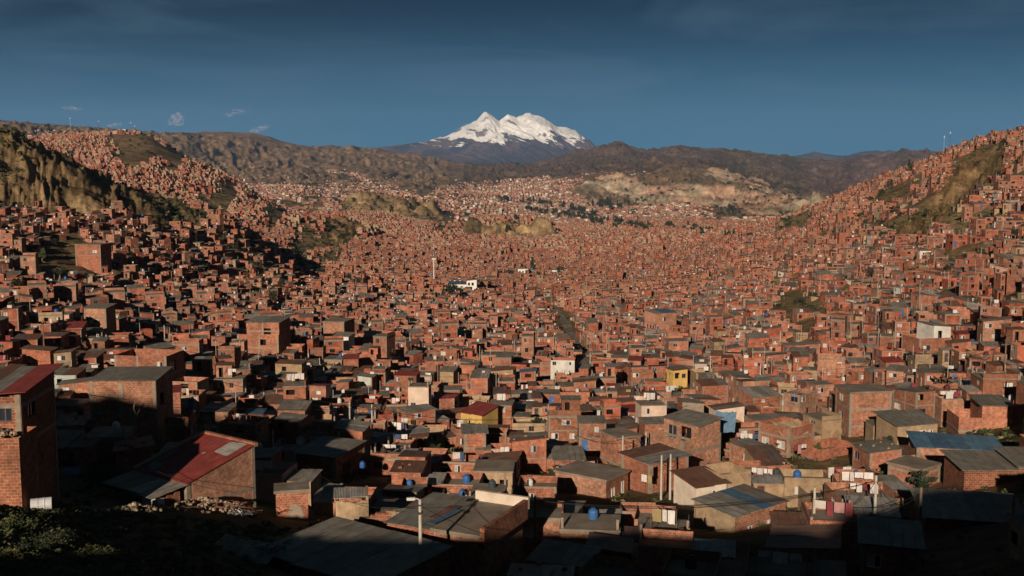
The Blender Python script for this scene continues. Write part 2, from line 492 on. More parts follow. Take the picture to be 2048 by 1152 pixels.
def mat_sheet(name, stops, patch, lo=0.65, hi=1.3):
    m, t, b = nt(name)
    base = ramp(t, rnd(t), stops)
    uv = uvn(t)
    sep = t.nodes.new("ShaderNodeSeparateXYZ")
    t.links.new(uv, sep.inputs[0])
    w = node(t, "ShaderNodeTexWave", Scale=2.6, Distortion=0.0)
    w.bands_direction = 'X'
    t.links.new(uv, w.inputs['Vector'])
    st = ramp(t, w.outputs['Fac'], [(0.15, (0.72, 0.72, 0.72)), (0.8, (1.12, 1.12, 1.12))])
    col = mixc(t, 'MULTIPLY', 0.7, base, st)
    mpn = node(t, "ShaderNodeMapping")
    mpn.inputs['Scale'].default_value = (1.2, 0.28, 1)
    t.links.new(uv, mpn.inputs[0])
    stain = ramp(t, noise(t, 1.4, mpn.outputs[0], 7, 0.7, 0.3), [(0.48, (0, 0, 0)), (0.68, (1, 1, 1))])
    col = mixc(t, 'MIX', stain, col, patch)
    p = geo_pos(t)
    col = mixc(t, 'MULTIPLY', 1.0, col, ramp(t, noise(t, 1.3, p, 6, 0.7), [(0.3, (lo, lo, lo)), (0.7, (hi, hi, hi))]))
    # sheet seams every 0.9 m
    ws = node(t, "ShaderNodeTexWave", Scale=0.36, Distortion=0.0)
    ws.bands_direction = 'X'
    t.links.new(uv, ws.inputs['Vector'])
    col = mixc(t, 'MULTIPLY', 0.6, col, ramp(t, ws.outputs['Fac'], [(0.0, (0.5, 0.5, 0.5)), (0.05, (1, 1, 1))]))
    t.links.new(col, b.inputs['Base Color'])
    b.inputs['Roughness'].default_value = 0.62
    b.inputs['Metallic'].default_value = 0.0
    b.inputs['Specular IOR Level'].default_value = 0.35
    bumpn(t, b, w.outputs['Fac'], 0.7, 0.03)
    MAT[name] = m
mat_plain('leaf', [(0, (0.045, 0.060, 0.022)), (0.5, (0.070, 0.082, 0.030)), (1, (0.095, 0.095, 0.038))], 1.5, 0.7, 1.3)
mat_plain('leaf_dark', [(0, (0.020, 0.028, 0.016)), (0.5, (0.028, 0.038, 0.020)), (1, (0.046, 0.052, 0.028))], 1.5, 0.7, 1.3)
mat_plain('dry_grass', [(0, (0.20, 0.16, 0.070)), (0.5, (0.14, 0.12, 0.055)), (1, (0.085, 0.085, 0.040))], 1.5, 0.7, 1.3)
mat_plain('bark', [(0, (0.16, 0.12, 0.085)), (1, (0.22, 0.17, 0.12))], 4, 0.7, 1.3)
mat_sheet('sheet_grey', [(0, (0.15, 0.145, 0.115)), (0.3, (0.24, 0.225, 0.18)), (0.6, (0.17, 0.16, 0.13)), (0.85, (0.31, 0.29, 0.24)), (1, (0.13, 0.115, 0.09))], (0.17, 0.11, 0.07))
mat_sheet('sheet_rust', [(0, (0.16, 0.075, 0.045)), (0.5, (0.21, 0.10, 0.06)), (1, (0.14, 0.10, 0.08))], (0.10, 0.07, 0.05))
mat_sheet('sheet_red', [(0, (0.27, 0.040, 0.030)), (1, (0.24, 0.045, 0.035))], (0.22, 0.075, 0.06))
mat_sheet('sheet_blue', [(0, (0.05, 0.11, 0.19)), (1, (0.09, 0.18, 0.25))], (0.10, 0.12, 0.12))
mat_sheet('sheet_pale', [(0, (0.34, 0.31, 0.27)), (1, (0.44, 0.41, 0.36))], (0.25, 0.2, 0.15))
MORDER = ['brick', 'brick_weathered', 'brick_mid', 'brick_far', 'concrete', 'adobe', 'plaster', 'yellow_paint', 'white_paint', 'slab', 'glass', 'curtain',
          'opening_shade_paint', 'frame_paint', 'blue_metal', 'dark_metal', 'white_metal', 'wood', 'pole_concrete', 'cable', 'cloth', 'cloth_maroon', 'tarp_blue',
          'stone', 'red_paint', 'sheet_grey', 'sheet_rust', 'sheet_red', 'sheet_blue', 'sheet_pale',
          'leaf', 'leaf_dark', 'dry_grass', 'bark', 'brick_pale']
MI = {k: i for i, k in enumerate(MORDER)}

# ------------------------------------------------------------------ mesh building
class MB:
    def __init__(s):
        s.v, s.f, s.m, s.uv, s.r = [], [], [], [], []
    def face(s, pts, mat, r=0.0, uv=None):
        i = len(s.v)
        s.v.extend(pts)
        s.f.append(tuple(range(i, i + len(pts))))
        s.m.append(MI[mat])
        s.r.append(r)
        if uv is None:
            p0, p1, p2 = pts[0], pts[1], pts[2]
            ax, ay, az = p1[0] - p0[0], p1[1] - p0[1], p1[2] - p0[2]
            bx, by, bz = p2[0] - p0[0], p2[1] - p0[1], p2[2] - p0[2]
            nx, ny, nz_ = ay * bz - az * by, az * bx - ax * bz, ax * by - ay * bx
            l = math.sqrt(nx * nx + ny * ny + nz_ * nz_) or 1
            if abs(nz_ / l) < 0.6:
                q = math.hypot(nx, ny) or 1
                tx, ty = -ny / q, nx / q
                uv = [(p[0] * tx + p[1] * ty, p[2]) for p in pts]
            else:
                uv = [(p[0], p[1]) for p in pts]
        s.uv.extend(uv)
    def box(s, x0, x1, y0, y1, z0, z1, mat, r=0.0, bottom=True):
        a, b, c, d = (x0, y0), (x1, y0), (x1, y1), (x0, y1)
        for p, q in ((a, b), (b, c), (c, d), (d, a)):
            s.face([(p[0], p[1], z0), (q[0], q[1], z0), (q[0], q[1], z1), (p[0], p[1], z1)], mat, r)
        s.face([(x0, y0, z1), (x1, y0, z1), (x1, y1, z1), (x0, y1, z1)], mat, r)
        if bottom:
            s.face([(x0, y1, z0), (x1, y1, z0), (x1, y0, z0), (x0, y0, z0)], mat, r)
    def prism(s, top, th, mat, r=0.0):
        """a slab under a top polygon given as 3-D points (counter-clockwise from above)"""
        bot = [(p[0], p[1], p[2] - th) for p in top]
        s.face(list(top), mat, r)
        s.face(bot[::-1], mat, r)
        n = len(top)
        for i in range(n):
            j = (i + 1) % n
            s.face([bot[i], bot[j], top[j], top[i]], mat, r)
    def tube(s, path, rad, mat, r=0.0, n=6, cap=True):
        if not hasattr(rad, '__len__'):
            rad = [rad] * len(path)
        rings = []
        for i, p in enumerate(path):
            a = Vector(path[max(i - 1, 0)])
            b = Vector(path[min(i + 1, len(path) - 1)])
            t = (b - a).normalized()
            up = Vector((0, 0, 1)) if abs(t.z) < 0.9 else Vector((1, 0, 0))
            e1 = t.cross(up).normalized()
            e2 = t.cross(e1).normalized()
            rings.append([tuple(Vector(p) + rad[i] * (math.cos(k * 2 * math.pi / n) * e1 + math.sin(k * 2 * math.pi / n) * e2)) for k in range(n)])
        for i in range(len(rings) - 1):
            for k in range(n):
                k2 = (k + 1) % n
                s.face([rings[i][k], rings[i][k2], rings[i + 1][k2], rings[i + 1][k]], mat, r)
        if cap:
            s.face(rings[-1], mat, r)
            s.face(rings[0][::-1], mat, r)
    def lathe(s, cx, cy, prof, mat, r=0.0, n=14):
        for (r0, z0), (r1, z1) in zip(prof[:-1], prof[1:]):
            for k in range(n):
                a, b = k * 2 * math.pi / n, (k + 1) * 2 * math.pi / n
                s.face([(cx + r0 * math.cos(a), cy + r0 * math.sin(a), z0), (cx + r0 * math.cos(b), cy + r0 * math.sin(b), z0),
                        (cx + r1 * math.cos(b), cy + r1 * math.sin(b), z1), (cx + r1 * math.cos(a), cy + r1 * math.sin(a), z1)], mat, r)
    def arrays(s):
        L = np.array([len(f) for f in s.f], np.int32)
        return dict(v=np.array(s.v, np.float32), n=L, m=np.array(s.m, np.int32), uv=np.array(s.uv, np.float32), r=np.array(s.r, np.float32))

def mesh_from(name, A, smooth=False):
    """A: v (N,3), n loops per face (faces use vertices in order), m material, uv per loop, r per face; optional idx for shared vertices"""
    me = bpy.data.meshes.new(name)
    nl = int(A['n'].sum())
    me.vertices.add(len(A['v']))
    me.vertices.foreach_set('co', A['v'].astype(np.float32).ravel())
    me.loops.add(nl)
    me.loops.foreach_set('vertex_index', A['idx'].astype(np.int32) if 'idx' in A else np.arange(nl, dtype=np.int32))
    me.polygons.add(len(A['n']))
    me.polygons.foreach_set('loop_start', (np.cumsum(A['n']) - A['n']).astype(np.int32))
    used = np.unique(A['m'])
    remap = np.zeros(len(MORDER), np.int32)
    for k, u_ in enumerate(used):
        me.materials.append(MAT[MORDER[u_]])
        remap[u_] = k
    me.polygons.foreach_set('material_index', remap[A['m']])
    uvl = me.uv_layers.new(name="UVMap")
    uvl.data.foreach_set('uv', A['uv'].ravel())
    at = me.attributes.new("rnd", 'FLOAT', 'FACE')
    at.data.foreach_set('value', A['r'])
    me.update(calc_edges=True)
    if not smooth:
        me.polygons.foreach_set('use_smooth', np.zeros(len(A['n']), bool))
    return me

def obj(name, mb, parent=None, loc=None, rotz=None):
    A = mb.arrays() if isinstance(mb, MB) else mb
    o = bpy.data.objects.new(name, mesh_from(name, A))
    C.objects.link(o)
    if parent is not None:
        o.parent = parent
    if loc is not None:
        o.location = loc
    if rotz is not None:
        o.rotation_euler = (0, 0, rotz)
    return o

def tag(o, label=None, cat=None, group=None, kind=None):
    if label: o['label'] = label
    if cat: o['category'] = cat
    if group: o['group'] = group
    if kind: o['kind'] = kind
    return o

def thing(name, label, cat, loc=(0, 0, 0), rotz=0.0, group=None):
    o = bpy.data.objects.new(name, None)
    o.empty_display_size = 0.5
    C.objects.link(o)
    o.location = loc
    o.rotation_euler = (0, 0, rotz)
    return tag(o, label, cat, group)

# ------------------------------------------------------------------ ground mesh
def colour_attr(me, col):
    a = me.color_attributes.new("tint", 'FLOAT_COLOR', 'POINT')
    a.data.foreach_set('color', np.concatenate([col, np.ones((len(col), 1))], 1).astype(np.float32).ravel())

def grid_mesh(name, X, Y, Z, mat, col, wrap=False):
    nr, nc = X.shape
    v = np.stack([X.ravel(), Y.ravel(), Z.ravel()], 1)
    i = np.arange((nr - 1) * (nc - 1))
    r_, c_ = i // (nc - 1), i % (nc - 1)
    a = r_ * nc + c_
    q = np.stack([a, a + 1, a + nc + 1, a + nc], 1)
    me = bpy.data.meshes.new(name)
    me.vertices.add(len(v))
    me.vertices.foreach_set('co', v.astype(np.float32).ravel())
    me.loops.add(q.size)
    me.loops.foreach_set('vertex_index', q.astype(np.int32).ravel())
    me.polygons.add(len(q))
    me.polygons.foreach_set('loop_start', np.arange(0, q.size, 4, dtype=np.int32))
    me.update(calc_edges=True)
    me.polygons.foreach_set('use_smooth', np.ones(len(q), bool))
    colour_attr(me, col)
    me.materials.append(mat)
    o = bpy.data.objects.new(name, me)
    C.objects.link(o)
    return o

def mat_ground(name, scales, bump=(0.5, 0.3), amp=(0.55, 1.4)):
    m, t, b = nt(name)
    a = t.nodes.new("ShaderNodeAttribute")
    a.attribute_name = "tint"
    p = geo_pos(t)
    col = a.outputs['Color']
    for s_ in scales:
        col = mixc(t, 'MULTIPLY', 1.0, col, ramp(t, noise(t, s_, p, 7, 0.68, 0.4), [(0.32, (amp[0], amp[0], amp[0] * 0.98)), (0.68, (amp[1], amp[1] * 0.98, amp[1] * 0.93))]))
    t.links.new(col, b.inputs['Base Color'])
    b.inputs['Roughness'].default_value = 1.0
    b.inputs['Specular IOR Level'].default_value = 0.05
    if bump[0]:
        bumpn(t, b, noise(t, scales[0] * 2, p, 8, 0.7), bump[0], bump[1])
    return m
KEYCOL = {'ochre': (0.205, 0.146, 0.088), 'olive': (0.185, 0.125, 0.072), 'yellow': (0.285, 0.207, 0.125), 'pink': (0.48, 0.30, 0.21), 'brown': (0.22, 0.155, 0.105),
          'purple': (0.155, 0.10, 0.085), 'dark': (0.13, 0.092, 0.066)}

fine = np.radians(np.arange(-31, 31.001, 0.062))
left_ = np.radians(np.concatenate([np.arange(-180, -60, 3.0), np.arange(-60, -31, 0.5)]))
right_ = -left_[::-1]
AZ = np.concatenate([left_, fine, right_])
DR = np.exp(np.concatenate([np.linspace(math.log(1.2), math.log(90), 220)[:-1], np.linspace(math.log(90), math.log(900), 250)[:-1], np.linspace(math.log(900), math.log(12500), 500)]))
GA, GD = np.meshgrid(AZ, DR)
_dm = 12500 - 10000 * sstep(np.abs(GA), R(34), R(60))
GD = 1.2 * (_dm / 1.2) ** (np.log(GD / 1.2) / math.log(12500 / 1.2))
GX, GY = GD * np.sin(GA), GD * np.cos(GA)
GZ = terrain_h(GX, GY)
def ground_colour(x, y, d, u):
    n1 = fbm(x / (d * .05 + 5), y / (d * .09 + 5), 21, 4)
    n2 = fbm(x / (d * .015 + 2), y / (d * .025 + 2), 22, 4)
    base = np.array((0.20, 0.145, 0.082))
    green = np.array((0.105, 0.092, 0.048))
    dusty = np.array((0.24, 0.150, 0.100))
    g = sstep(n1 + 0.5 * n2, -0.05, 0.45)[..., None]
    c = base * (1 - g * .8) + green * g * .8
    k = sstep(n2, -.2, .4)[..., None]
    c = c * (1 - .45 * k) + dusty * .45 * k
    far = sstep(d, 1500, 3000)[..., None]
    c = c * (1 - .5 * far) + np.array((0.20, 0.13, 0.095)) * .5 * far
    return c, n1, n2
U_ = np.where(np.abs(GA) < R(45), col_of(np.clip(GA, -R(50), R(50))), -5000)
GC, n1_, n2_ = ground_colour(GX, GY, GD, U_)
for (poly, g_, key), m_ in zip(CLIFFS, cliff_mask(U_, GD, GX, GY)):
    kc = np.array(KEYCOL[key])
    if key == 'pink':
        q = sstep(fbm(U_ / 60, np.log(GD) * 9, 61, 3), -.3, .4)[..., None]
        kc = np.array((0.46, 0.30, 0.23)) * (1 - q) + np.array((0.43, 0.36, 0.28)) * q
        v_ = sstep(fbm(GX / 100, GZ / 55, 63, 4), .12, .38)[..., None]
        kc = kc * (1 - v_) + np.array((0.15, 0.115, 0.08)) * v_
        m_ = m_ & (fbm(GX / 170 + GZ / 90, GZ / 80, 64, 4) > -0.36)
    else:
        v_ = sstep(n1_ * .5 + n2_, .1, .6)[..., None] * 0.75
        kc = kc * (1 - v_) + np.array((0.090, 0.070, 0.044)) * v_
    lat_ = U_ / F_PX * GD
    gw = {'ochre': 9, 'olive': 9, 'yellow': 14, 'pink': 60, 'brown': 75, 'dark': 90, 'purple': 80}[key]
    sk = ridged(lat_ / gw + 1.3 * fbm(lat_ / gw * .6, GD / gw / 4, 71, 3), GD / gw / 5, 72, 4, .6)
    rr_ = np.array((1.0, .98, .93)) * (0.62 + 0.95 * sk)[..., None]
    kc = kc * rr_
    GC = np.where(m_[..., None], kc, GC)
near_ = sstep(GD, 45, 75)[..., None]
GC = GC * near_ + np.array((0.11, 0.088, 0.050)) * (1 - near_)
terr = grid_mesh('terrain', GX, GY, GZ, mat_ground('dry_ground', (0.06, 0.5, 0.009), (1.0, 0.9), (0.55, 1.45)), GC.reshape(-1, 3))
tag(terr, 'dry brown valley ground with eroded ochre slopes under the houses', kind='structure')

# ------------------------------------------------------------------ far mountains
def massif(name, crest, D, L, Lb, base_v, skew, nq, seed, colour_fn, du=0.7, gully=135., e=1.35):
    us = np.arange(crest[0][0], crest[-1][0], du)
    cu = np.array([c[0] for c in crest], float)
    cv = np.array([c[1] for c in crest], float)
    q = np.concatenate([np.linspace(-1, -0.02, 30), np.linspace(0, 1, nq)])
    UU, Q = np.meshgrid(us, q)
    zs = lambda v: np.array([ray(1024, a)[1] for a in np.atleast_1d(v)]) * D
    cz = zs(cv)
    bz = float(zs(base_v)[0])
    sh = UU - skew * np.maximum(Q, 0)
    wob = 14 * fbm(UU / 40, Q * 5, seed, 3) * np.clip(Q * 6, 0, 1)
    prof = np.interp(sh + wob, cu, cz)
    fall = np.where(Q > 0, (1 - np.clip(Q, 0, 1)) ** e, 1 - np.abs(Q) ** 1.3)
    rg = ridged((UU - 170 * Q) / 34, Q * 1.6, seed + 3, 5, 0.55) - 0.5
    X = (UU - 1024) / F_PX * D
    Y = np.where(Q > 0, D - Q * L, D + np.abs(Q) * Lb)
    env = np.where(Q > 0, np.clip(Q * 5, 0.03, 1) * (1 - np.clip(Q, 0, 1)) ** 0.5, 0.03)
    prof = prof + (prof - bz) * .026 * fbm(UU / 11, Q * 8, seed + 9, 3)
    Z = bz + (prof - bz) * fall + gully * rg * env * np.clip((prof - bz) / (cz.max() - bz), 0.15, 1)
    X = X * (Y / D) ** 0.35
    col = colour_fn(UU, Q, Z, rg, X, Y)
    m = mat_ground(name + '_rock', (0.0035, 0.02), (0.4, 12.0), (0.82, 1.15))
    return grid_mesh(name, X, Y, Z, m, col.reshape(-1, 3))

CREST = [(560, 322), (640, 312), (700, 303), (745, 296), (785, 291), (815, 288), (850, 284), (875, 277), (900, 270), (912, 263), (926, 254), (938, 249), (948, 243),
         (955, 240), (962, 232), (969, 225), (975, 226), (984, 232), (992, 238), (999, 242), (1006, 236), (1015, 229), (1022, 231), (1033, 234), (1044, 230),
         (1053, 226), (1060, 227), (1072, 231), (1088, 236), (1100, 244), (1112, 252), (1120, 254), (1130, 253), (1140, 257), (1148, 260), (1153, 266), (1160, 274),
         (1172, 283), (1186, 291), (1220, 302), (1280, 318), (1340, 328)]
def illi_col(U, Q, Z, rg, X, Y):
    line = np.interp(U, [700, 880, 930, 970, 1010, 1060, 1100, 1150, 1180, 1300], [270, 270, 274, 279, 279, 276, 278, 282, 266, 256])
    zl = (330 - line) / F_PX * 14000
    n = fbm(U / 14, Q * 14, 5, 4)
    streak = ridged((U - 260 * Q) / 15, Q * 1.6, 90, 3)
    s = (Z - zl) / 60 - 2.6 * (rg) - n * 1.1 + (streak - .45) * 3.6 + 0.25
    rockhole = np.maximum(sstep(fbm((U - 150 * Q) / 16, Q * 9, 15, 4), 0.26, 0.38) * sstep(Q, .03, .10) * 0.85, sstep(ridged((U - 300 * Q) / 9, Q * 5, 44, 3), .80, .92) * .7)
    w = (sstep(s, -0.25, 0.35) * (1 - rockhole))[..., None]
    k = sstep(fbm(U / 30, Q * 6, 8, 4), -.3, .5)[..., None]
    rock = np.array((0.070, 0.076, 0.115)) * (1 - k) + np.array((0.150, 0.115, 0.135)) * k  # blue-purple distance haze is mixed into the rock colour
    low = sstep(Q, .45, .75)[..., None]
    rock = rock * (1 - low) + np.array((0.064, 0.070, 0.100)) * low  # foot tinted bluer, as painted haze
    return rock * (1 - w) + np.array((0.93, 0.93, 0.95)) * w
mnt = massif('snow_mountain', CREST, 14000, 3000, 2500, 338, 55, 330, 11, illi_col)
tag(mnt, 'triple peaked snow mountain with bare lower slopes tinted haze purple on the skyline', kind='structure')
CR2 = [(1540, 335), (1580, 312), (1600, 309), (1625, 303), (1645, 308), (1668, 311), (1690, 311), (1705, 306), (1725, 302), (1745, 301), (1760, 303), (1775, 300), (1795, 305), (1830, 309), (1880, 315), (1960, 330)]
def blue_col(U, Q, Z, rg, X, Y):
    k = sstep(fbm(U / 25, Q * 5, 8, 4), -.4, .4)[..., None]
    return np.array((0.08, 0.075, 0.09)) * (1 - k) + np.array((0.13, 0.11, 0.11)) * k
mnt2 = massif('distant_mountains', CR2, 13400, 2000, 1500, 345, 12, 90, 31, blue_col, du=1.2, gully=40)
tag(mnt2, 'small blue mountains on the skyline beyond the right hand ridges', kind='structure')

# ------------------------------------------------------------------ houses
def ori(ax, ay, bx, by):
    L = math.hypot(bx - ax, by - ay)
    tx, ty = (bx - ax) / L, (by - ay) / L
    return L, (lambda s, h, d: (ax + tx * s - ty * d * 1.0, ay + ty * s + tx * d * 1.0, h))   # d > 0 goes into the wall

def obox(mb, P, s0, s1, h0, h1, d0, d1, mat, r=0.0):
    q = lambda s, h, d: P(s, h, d)
    mb.face([q(s0, h0, d0), q(s1, h0, d0), q(s1, h1, d0), q(s0, h1, d0)], mat, r)
    mb.face([q(s1, h0, d0), q(s1, h0, d1), q(s1, h1, d1), q(s1, h1, d0)], mat, r)
    mb.face([q(s0, h0, d1), q(s0, h0, d0), q(s0, h1, d0), q(s0, h1, d1)], mat, r)
    mb.face([q(s0, h1, d0), q(s1, h1, d0), q(s1, h1, d1), q(s0, h1, d1)], mat, r)
    mb.face([q(s0, h0, d1), q(s1, h0, d1), q(s1, h0, d0), q(s0, h0, d0)], mat, r)

class House:
    def __init__(s, rng):
        s.parts = []                      # [name, MB, index of parent part or None, label]
        s.rng = rng
        s.spots = []                      # places on top where a tank can stand
        s.words = {}
    def part(s, name, parent=None, fresh=False, label=None):
        if not fresh:
            for p in s.parts:
                if p[0] == name and p[2] == parent:
                    return p[1]
        mb = MB()
        s.parts.append([name, mb, parent, label])
        return mb
    def emit(s, name, label, cat, loc, rotz, group=None, sc=1.0, uvs=1.0):
        t = thing(name, label, cat, loc, rotz, group)
        t.scale = (sc, sc, sc)
        if uvs != 1.0:
            for p_ in s.parts:
                p_[1].uv = [(a * uvs, b * uvs) for a, b in p_[1].uv]
        made = []
        for nm, mb, par, lab in s.parts:
            if not mb.f:
                made.append(None)
                continue
            o = obj(nm, mb, t if par is None or made[par] is None else made[par])
            if lab:
                o['label'] = lab
            made.append(o)
        return t
    def merged(s):
        m = MB()
        for _, mb, _, _ in s.parts:
            m.v += mb.v; m.f += mb.f; m.m += mb.m; m.uv += mb.uv; m.r += mb.r
        m.f = m.f
        A = dict(v=np.array(m.v, np.float32), n=np.array([len(f) for f in m.f], np.int32), m=np.array(m.m, np.int32),
                 uv=np.array(m.uv, np.float32), r=np.array(m.r, np.float32))
        return A

def wall(H, a, b, z0, top, ops, mat, r, detail, wallpart='wall', curtain=0.5):
    """one wall face from a to b with real openings; ops: (s0, s1, h0, h1, kind)"""
    mb = H.part(wallpart)
    L, P = ori(a[0], a[1], b[0], b[1])
    tf = top if callable(top) else (lambda x, y: top)
    za, zb = tf(*a), tf(*b)
    zt = lambda s: za + (zb - za) * s / L
    ops = [o for o in ops if o[0] > 0.02 and o[1] < L - 0.02 and o[3] < min(za, zb) - 0.02 and o[1] > o[0]]
    if detail < 2:
        mb.face([P(0, z0, 0), P(L, z0, 0), P(L, zb, 0), P(0, za, 0)], mat, r)
        if detail == 1:
            w = H.part('window')
            for (s0, s1, h0, h1, k) in ops:
                w.face([P(s0, h0, -.02), P(s1, h0, -.02), P(s1, h1, -.02), P(s0, h1, -.02)], {'door': 'dark_metal', 'blue': 'blue_metal'}.get(k, 'opening_shade_paint'), r)  # flat near-black quads paint the shade of window openings
        return
    xs = sorted({0.0, L} | {o[0] for o in ops} | {o[1] for o in ops})
    hs = sorted({z0} | {o[2] for o in ops} | {o[3] for o in ops})
    for i in range(len(xs) - 1):
        for j in range(len(hs)):
            x0, x1 = xs[i], xs[i + 1]
            h0 = hs[j]
            h1 = hs[j + 1] if j + 1 < len(hs) else None
            xm = (x0 + x1) / 2
            hm = (h0 + h1) / 2 if h1 is not None else 1e9
            if any(o[0] < xm < o[1] and o[2] < hm < o[3] for o in ops):
                continue
            mb.face([P(x0, h0, 0), P(x1, h0, 0), P(x1, h1 if h1 is not None else zt(x1), 0), P(x0, h1 if h1 is not None else zt(x0), 0)], mat, r)
    rng = H.rng
    for (s0, s1, h0, h1, kind) in ops:
        dd = 0.16
        mb.face([P(s0, h0, 0), P(s0, h1, 0), P(s0, h1, dd), P(s0, h0, dd)], mat, r)
        mb.face([P(s1, h1, 0), P(s1, h0, 0), P(s1, h0, dd), P(s1, h1, dd)], mat, r)
        mb.face([P(s0, h1, 0), P(s1, h1, 0), P(s1, h1, dd), P(s0, h1, dd)], mat, r)
        mb.face([P(s1, h0, 0), P(s0, h0, 0), P(s0, h0, dd), P(s1, h0, dd)], mat, r)
        if kind in ('win', 'white', 'blind'):
            f = H.part('window', fresh=True)
            idx = len(H.parts) - 1
            rr = rng.random() if kind != 'white' else 0.0
            e = 0.07
            for (u0, u1, g0, g1) in ((s0, s1, h0, h0 + e), (s0, s1, h1 - e, h1), (s0, s0 + e, h0 + e, h1 - e), (s1 - e, s1, h0 + e, h1 - e), ((s0 + s1) / 2 - e / 2, (s0 + s1) / 2 + e / 2, h0 + e, h1 - e)):
                obox(f, P, u0, u1, g0, g1, 0.06, 0.12, 'white_metal' if kind == 'white' else 'frame_paint', rr)
            g = H.part('pane', idx, fresh=True)
            m2 = 'curtain' if (kind == 'white' or rng.random() < curtain) else 'glass'
            sm = (s0 + s1) / 2
            g.face([P(s0 + e, h0 + e, .10), P(sm, h0 + e, .10), P(sm, h1 - e, .10), P(s0 + e, h1 - e, .10)], m2, rng.random())
            g.face([P(sm, h0 + e, .10), P(s1 - e, h0 + e, .10), P(s1 - e, h1 - e, .10), P(sm, h1 - e, .10)], 'glass' if rng.random() < .6 else m2, rng.random())
            g.face([P(s0, h0, .15), P(s1, h0, .15), P(s1, h1, .15), P(s0, h1, .15)], 'opening_shade_paint', 0)  # near-black backing paints the dark room behind the panes
        elif kind in ('door', 'blue', 'maroon'):
            f = H.part('door', fresh=True)
            idx = len(H.parts) - 1
            m2 = {'door': 'dark_metal', 'blue': 'blue_metal', 'maroon': 'cloth_maroon'}[kind]
            rr = rng.random()
            obox(f, P, s0, s1, h0, h1, 0.07, 0.13, m2, rr)
            n = max(1, int((s1 - s0) / 0.9))
            for k in range(n):
                q0 = s0 + (s1 - s0) * k / n + .07
                q1 = s0 + (s1 - s0) * (k + 1) / n - .07
                obox(f, P, q0, q1, h0 + .15, h1 - .15, 0.045, 0.07, m2, rr)
            hd = H.part('handle', idx, fresh=True)
            obox(hd, P, s1 - .2, s1 - .14, (h0 + h1) / 2 - .1, (h0 + h1) / 2 + .06, .0, .045, 'white_metal', 0)
        else:   # an empty opening of an unfinished room: a near-black sheet inside stands in for its shade
            g = H.part('opening_shade_sheet', fresh=True)
            g.face([P(s0 - .1, h0 - .1, .9), P(s1 + .1, h0 - .1, .9), P(s1 + .1, h1 + .1, .9), P(s0 - .1, h1 + .1, .9)], 'opening_shade_paint', 0)

def cframe(H, a, b, z0, top, levels, cols, r, first=False, wd=0.24):
    mb = H.part('concrete_frame')
    L, P = ori(a[0], a[1], b[0], b[1])
    tf = top if callable(top) else (lambda x, y: top)
    za, zb = tf(*a), tf(*b)
    zt = lambda s: za + (zb - za) * s / L
    for c in cols:
        if not levels and not H.words.get('lump'):
            mb = H.part('concrete_column', fresh=True)
        c0 = max(-0.025 if first else 0.0, c - wd / 2)
        c1 = min(L + 0.0, c + wd / 2)
        if c <= 0.01: c1 = wd
        if c >= L - 0.01: c0 = L - wd
        zz = min(zt(max(c0, 0)), zt(c1)) - 0.01
        obox(mb, P, c0, c1, z0, zz, -0.03, 0.03, 'concrete', r)
    for lv in levels:
        if lv < min(za, zb) - 0.1:
            obox(mb, P, 0.0, L, lv, lv + 0.22, -0.036, 0.02, 'concrete', r)

def sheet_roof(H, x0, x1, y0, y1, top, mats, over=0.28, n=None, swap=False, messy=0.12, part='roof', lift=0.03):
    mb = H.part(part, fresh=True)
    rng = H.rng
    if swap:
        W = y1 - y0
    else:
        W = x1 - x0
    n = n or max(2, int(W / 1.9))
    for k in range(n):
        a, b = k / n, (k + 1) / n + 0.012
        m = mats[0] if rng.random() < 0.72 or len(mats) == 1 else mats[1 + int(rng.random() * (len(mats) - 1))]
        j0, j1 = (rng.random() - .5) * 2 * messy, (rng.random() - .5) * 2 * messy
        dz = 0.012 + 0.014 * (k % 2) + rng.random() * 0.02 * (messy > .05)
        tw = (rng.random() - .5) * messy * 0.35
        if swap:
            yy0 = y0 - over if k == 0 else y0 + W * a
            yy1 = y1 + over if k == n - 1 else y0 + W * b
            xx0, xx1 = x0 - over + j0, x1 + over + j1
        else:
            xx0 = x0 - over if k == 0 else x0 + W * a
            xx1 = x1 + over if k == n - 1 else x0 + W * b
            yy0, yy1 = y0 - over + j0, y1 + over + j1
        pts = [(xx0, yy0), (xx1, yy0), (xx1, yy1), (xx0, yy1)]
        P3 = [(p[0], p[1], top(*p) + lift + 0.03 + dz + (tw if i in (1, 2) else 0)) for i, p in enumerate(pts)]
        i0 = len(mb.uv)
        mb.prism(P3, 0.03, m, rng.random())
        if swap:
            for q in range(i0, len(mb.uv)):
                mb.uv[q] = (mb.uv[q][1], mb.uv[q][0])

def slab_roof(H, x0, x1, y0, y1, z, over=0.12, th=0.18, mat='slab', r=0.3):
    H.part('roof', fresh=True).prism([(x0 - over, y0 - over, z + th + .01), (x1 + over, y0 - over, z + th + .01), (x1 + over, y1 + over, z + th + .01), (x0 - over, y1 + over, z + th + .01)], th, mat, r)

def parapet(H, x0, x1, y0, y1, z, h, mat, r, sides='frbl', th=0.16):
    mb = H.part('parapet')
    if 'f' in sides: mb.box(x0, x1, y0, y0 + th, z, z + h, mat, r)
    if 'b' in sides: mb.box(x0, x1, y1 - th, y1, z, z + h, mat, r)
    if 'l' in sides: mb.box(x0, x0 + th, y0 + th, y1 - th, z, z + h * 0.98, mat, r)
    if 'r' in sides: mb.box(x1 - th, x1, y0 + th, y1 - th, z, z + h * 0.98, mat, r)

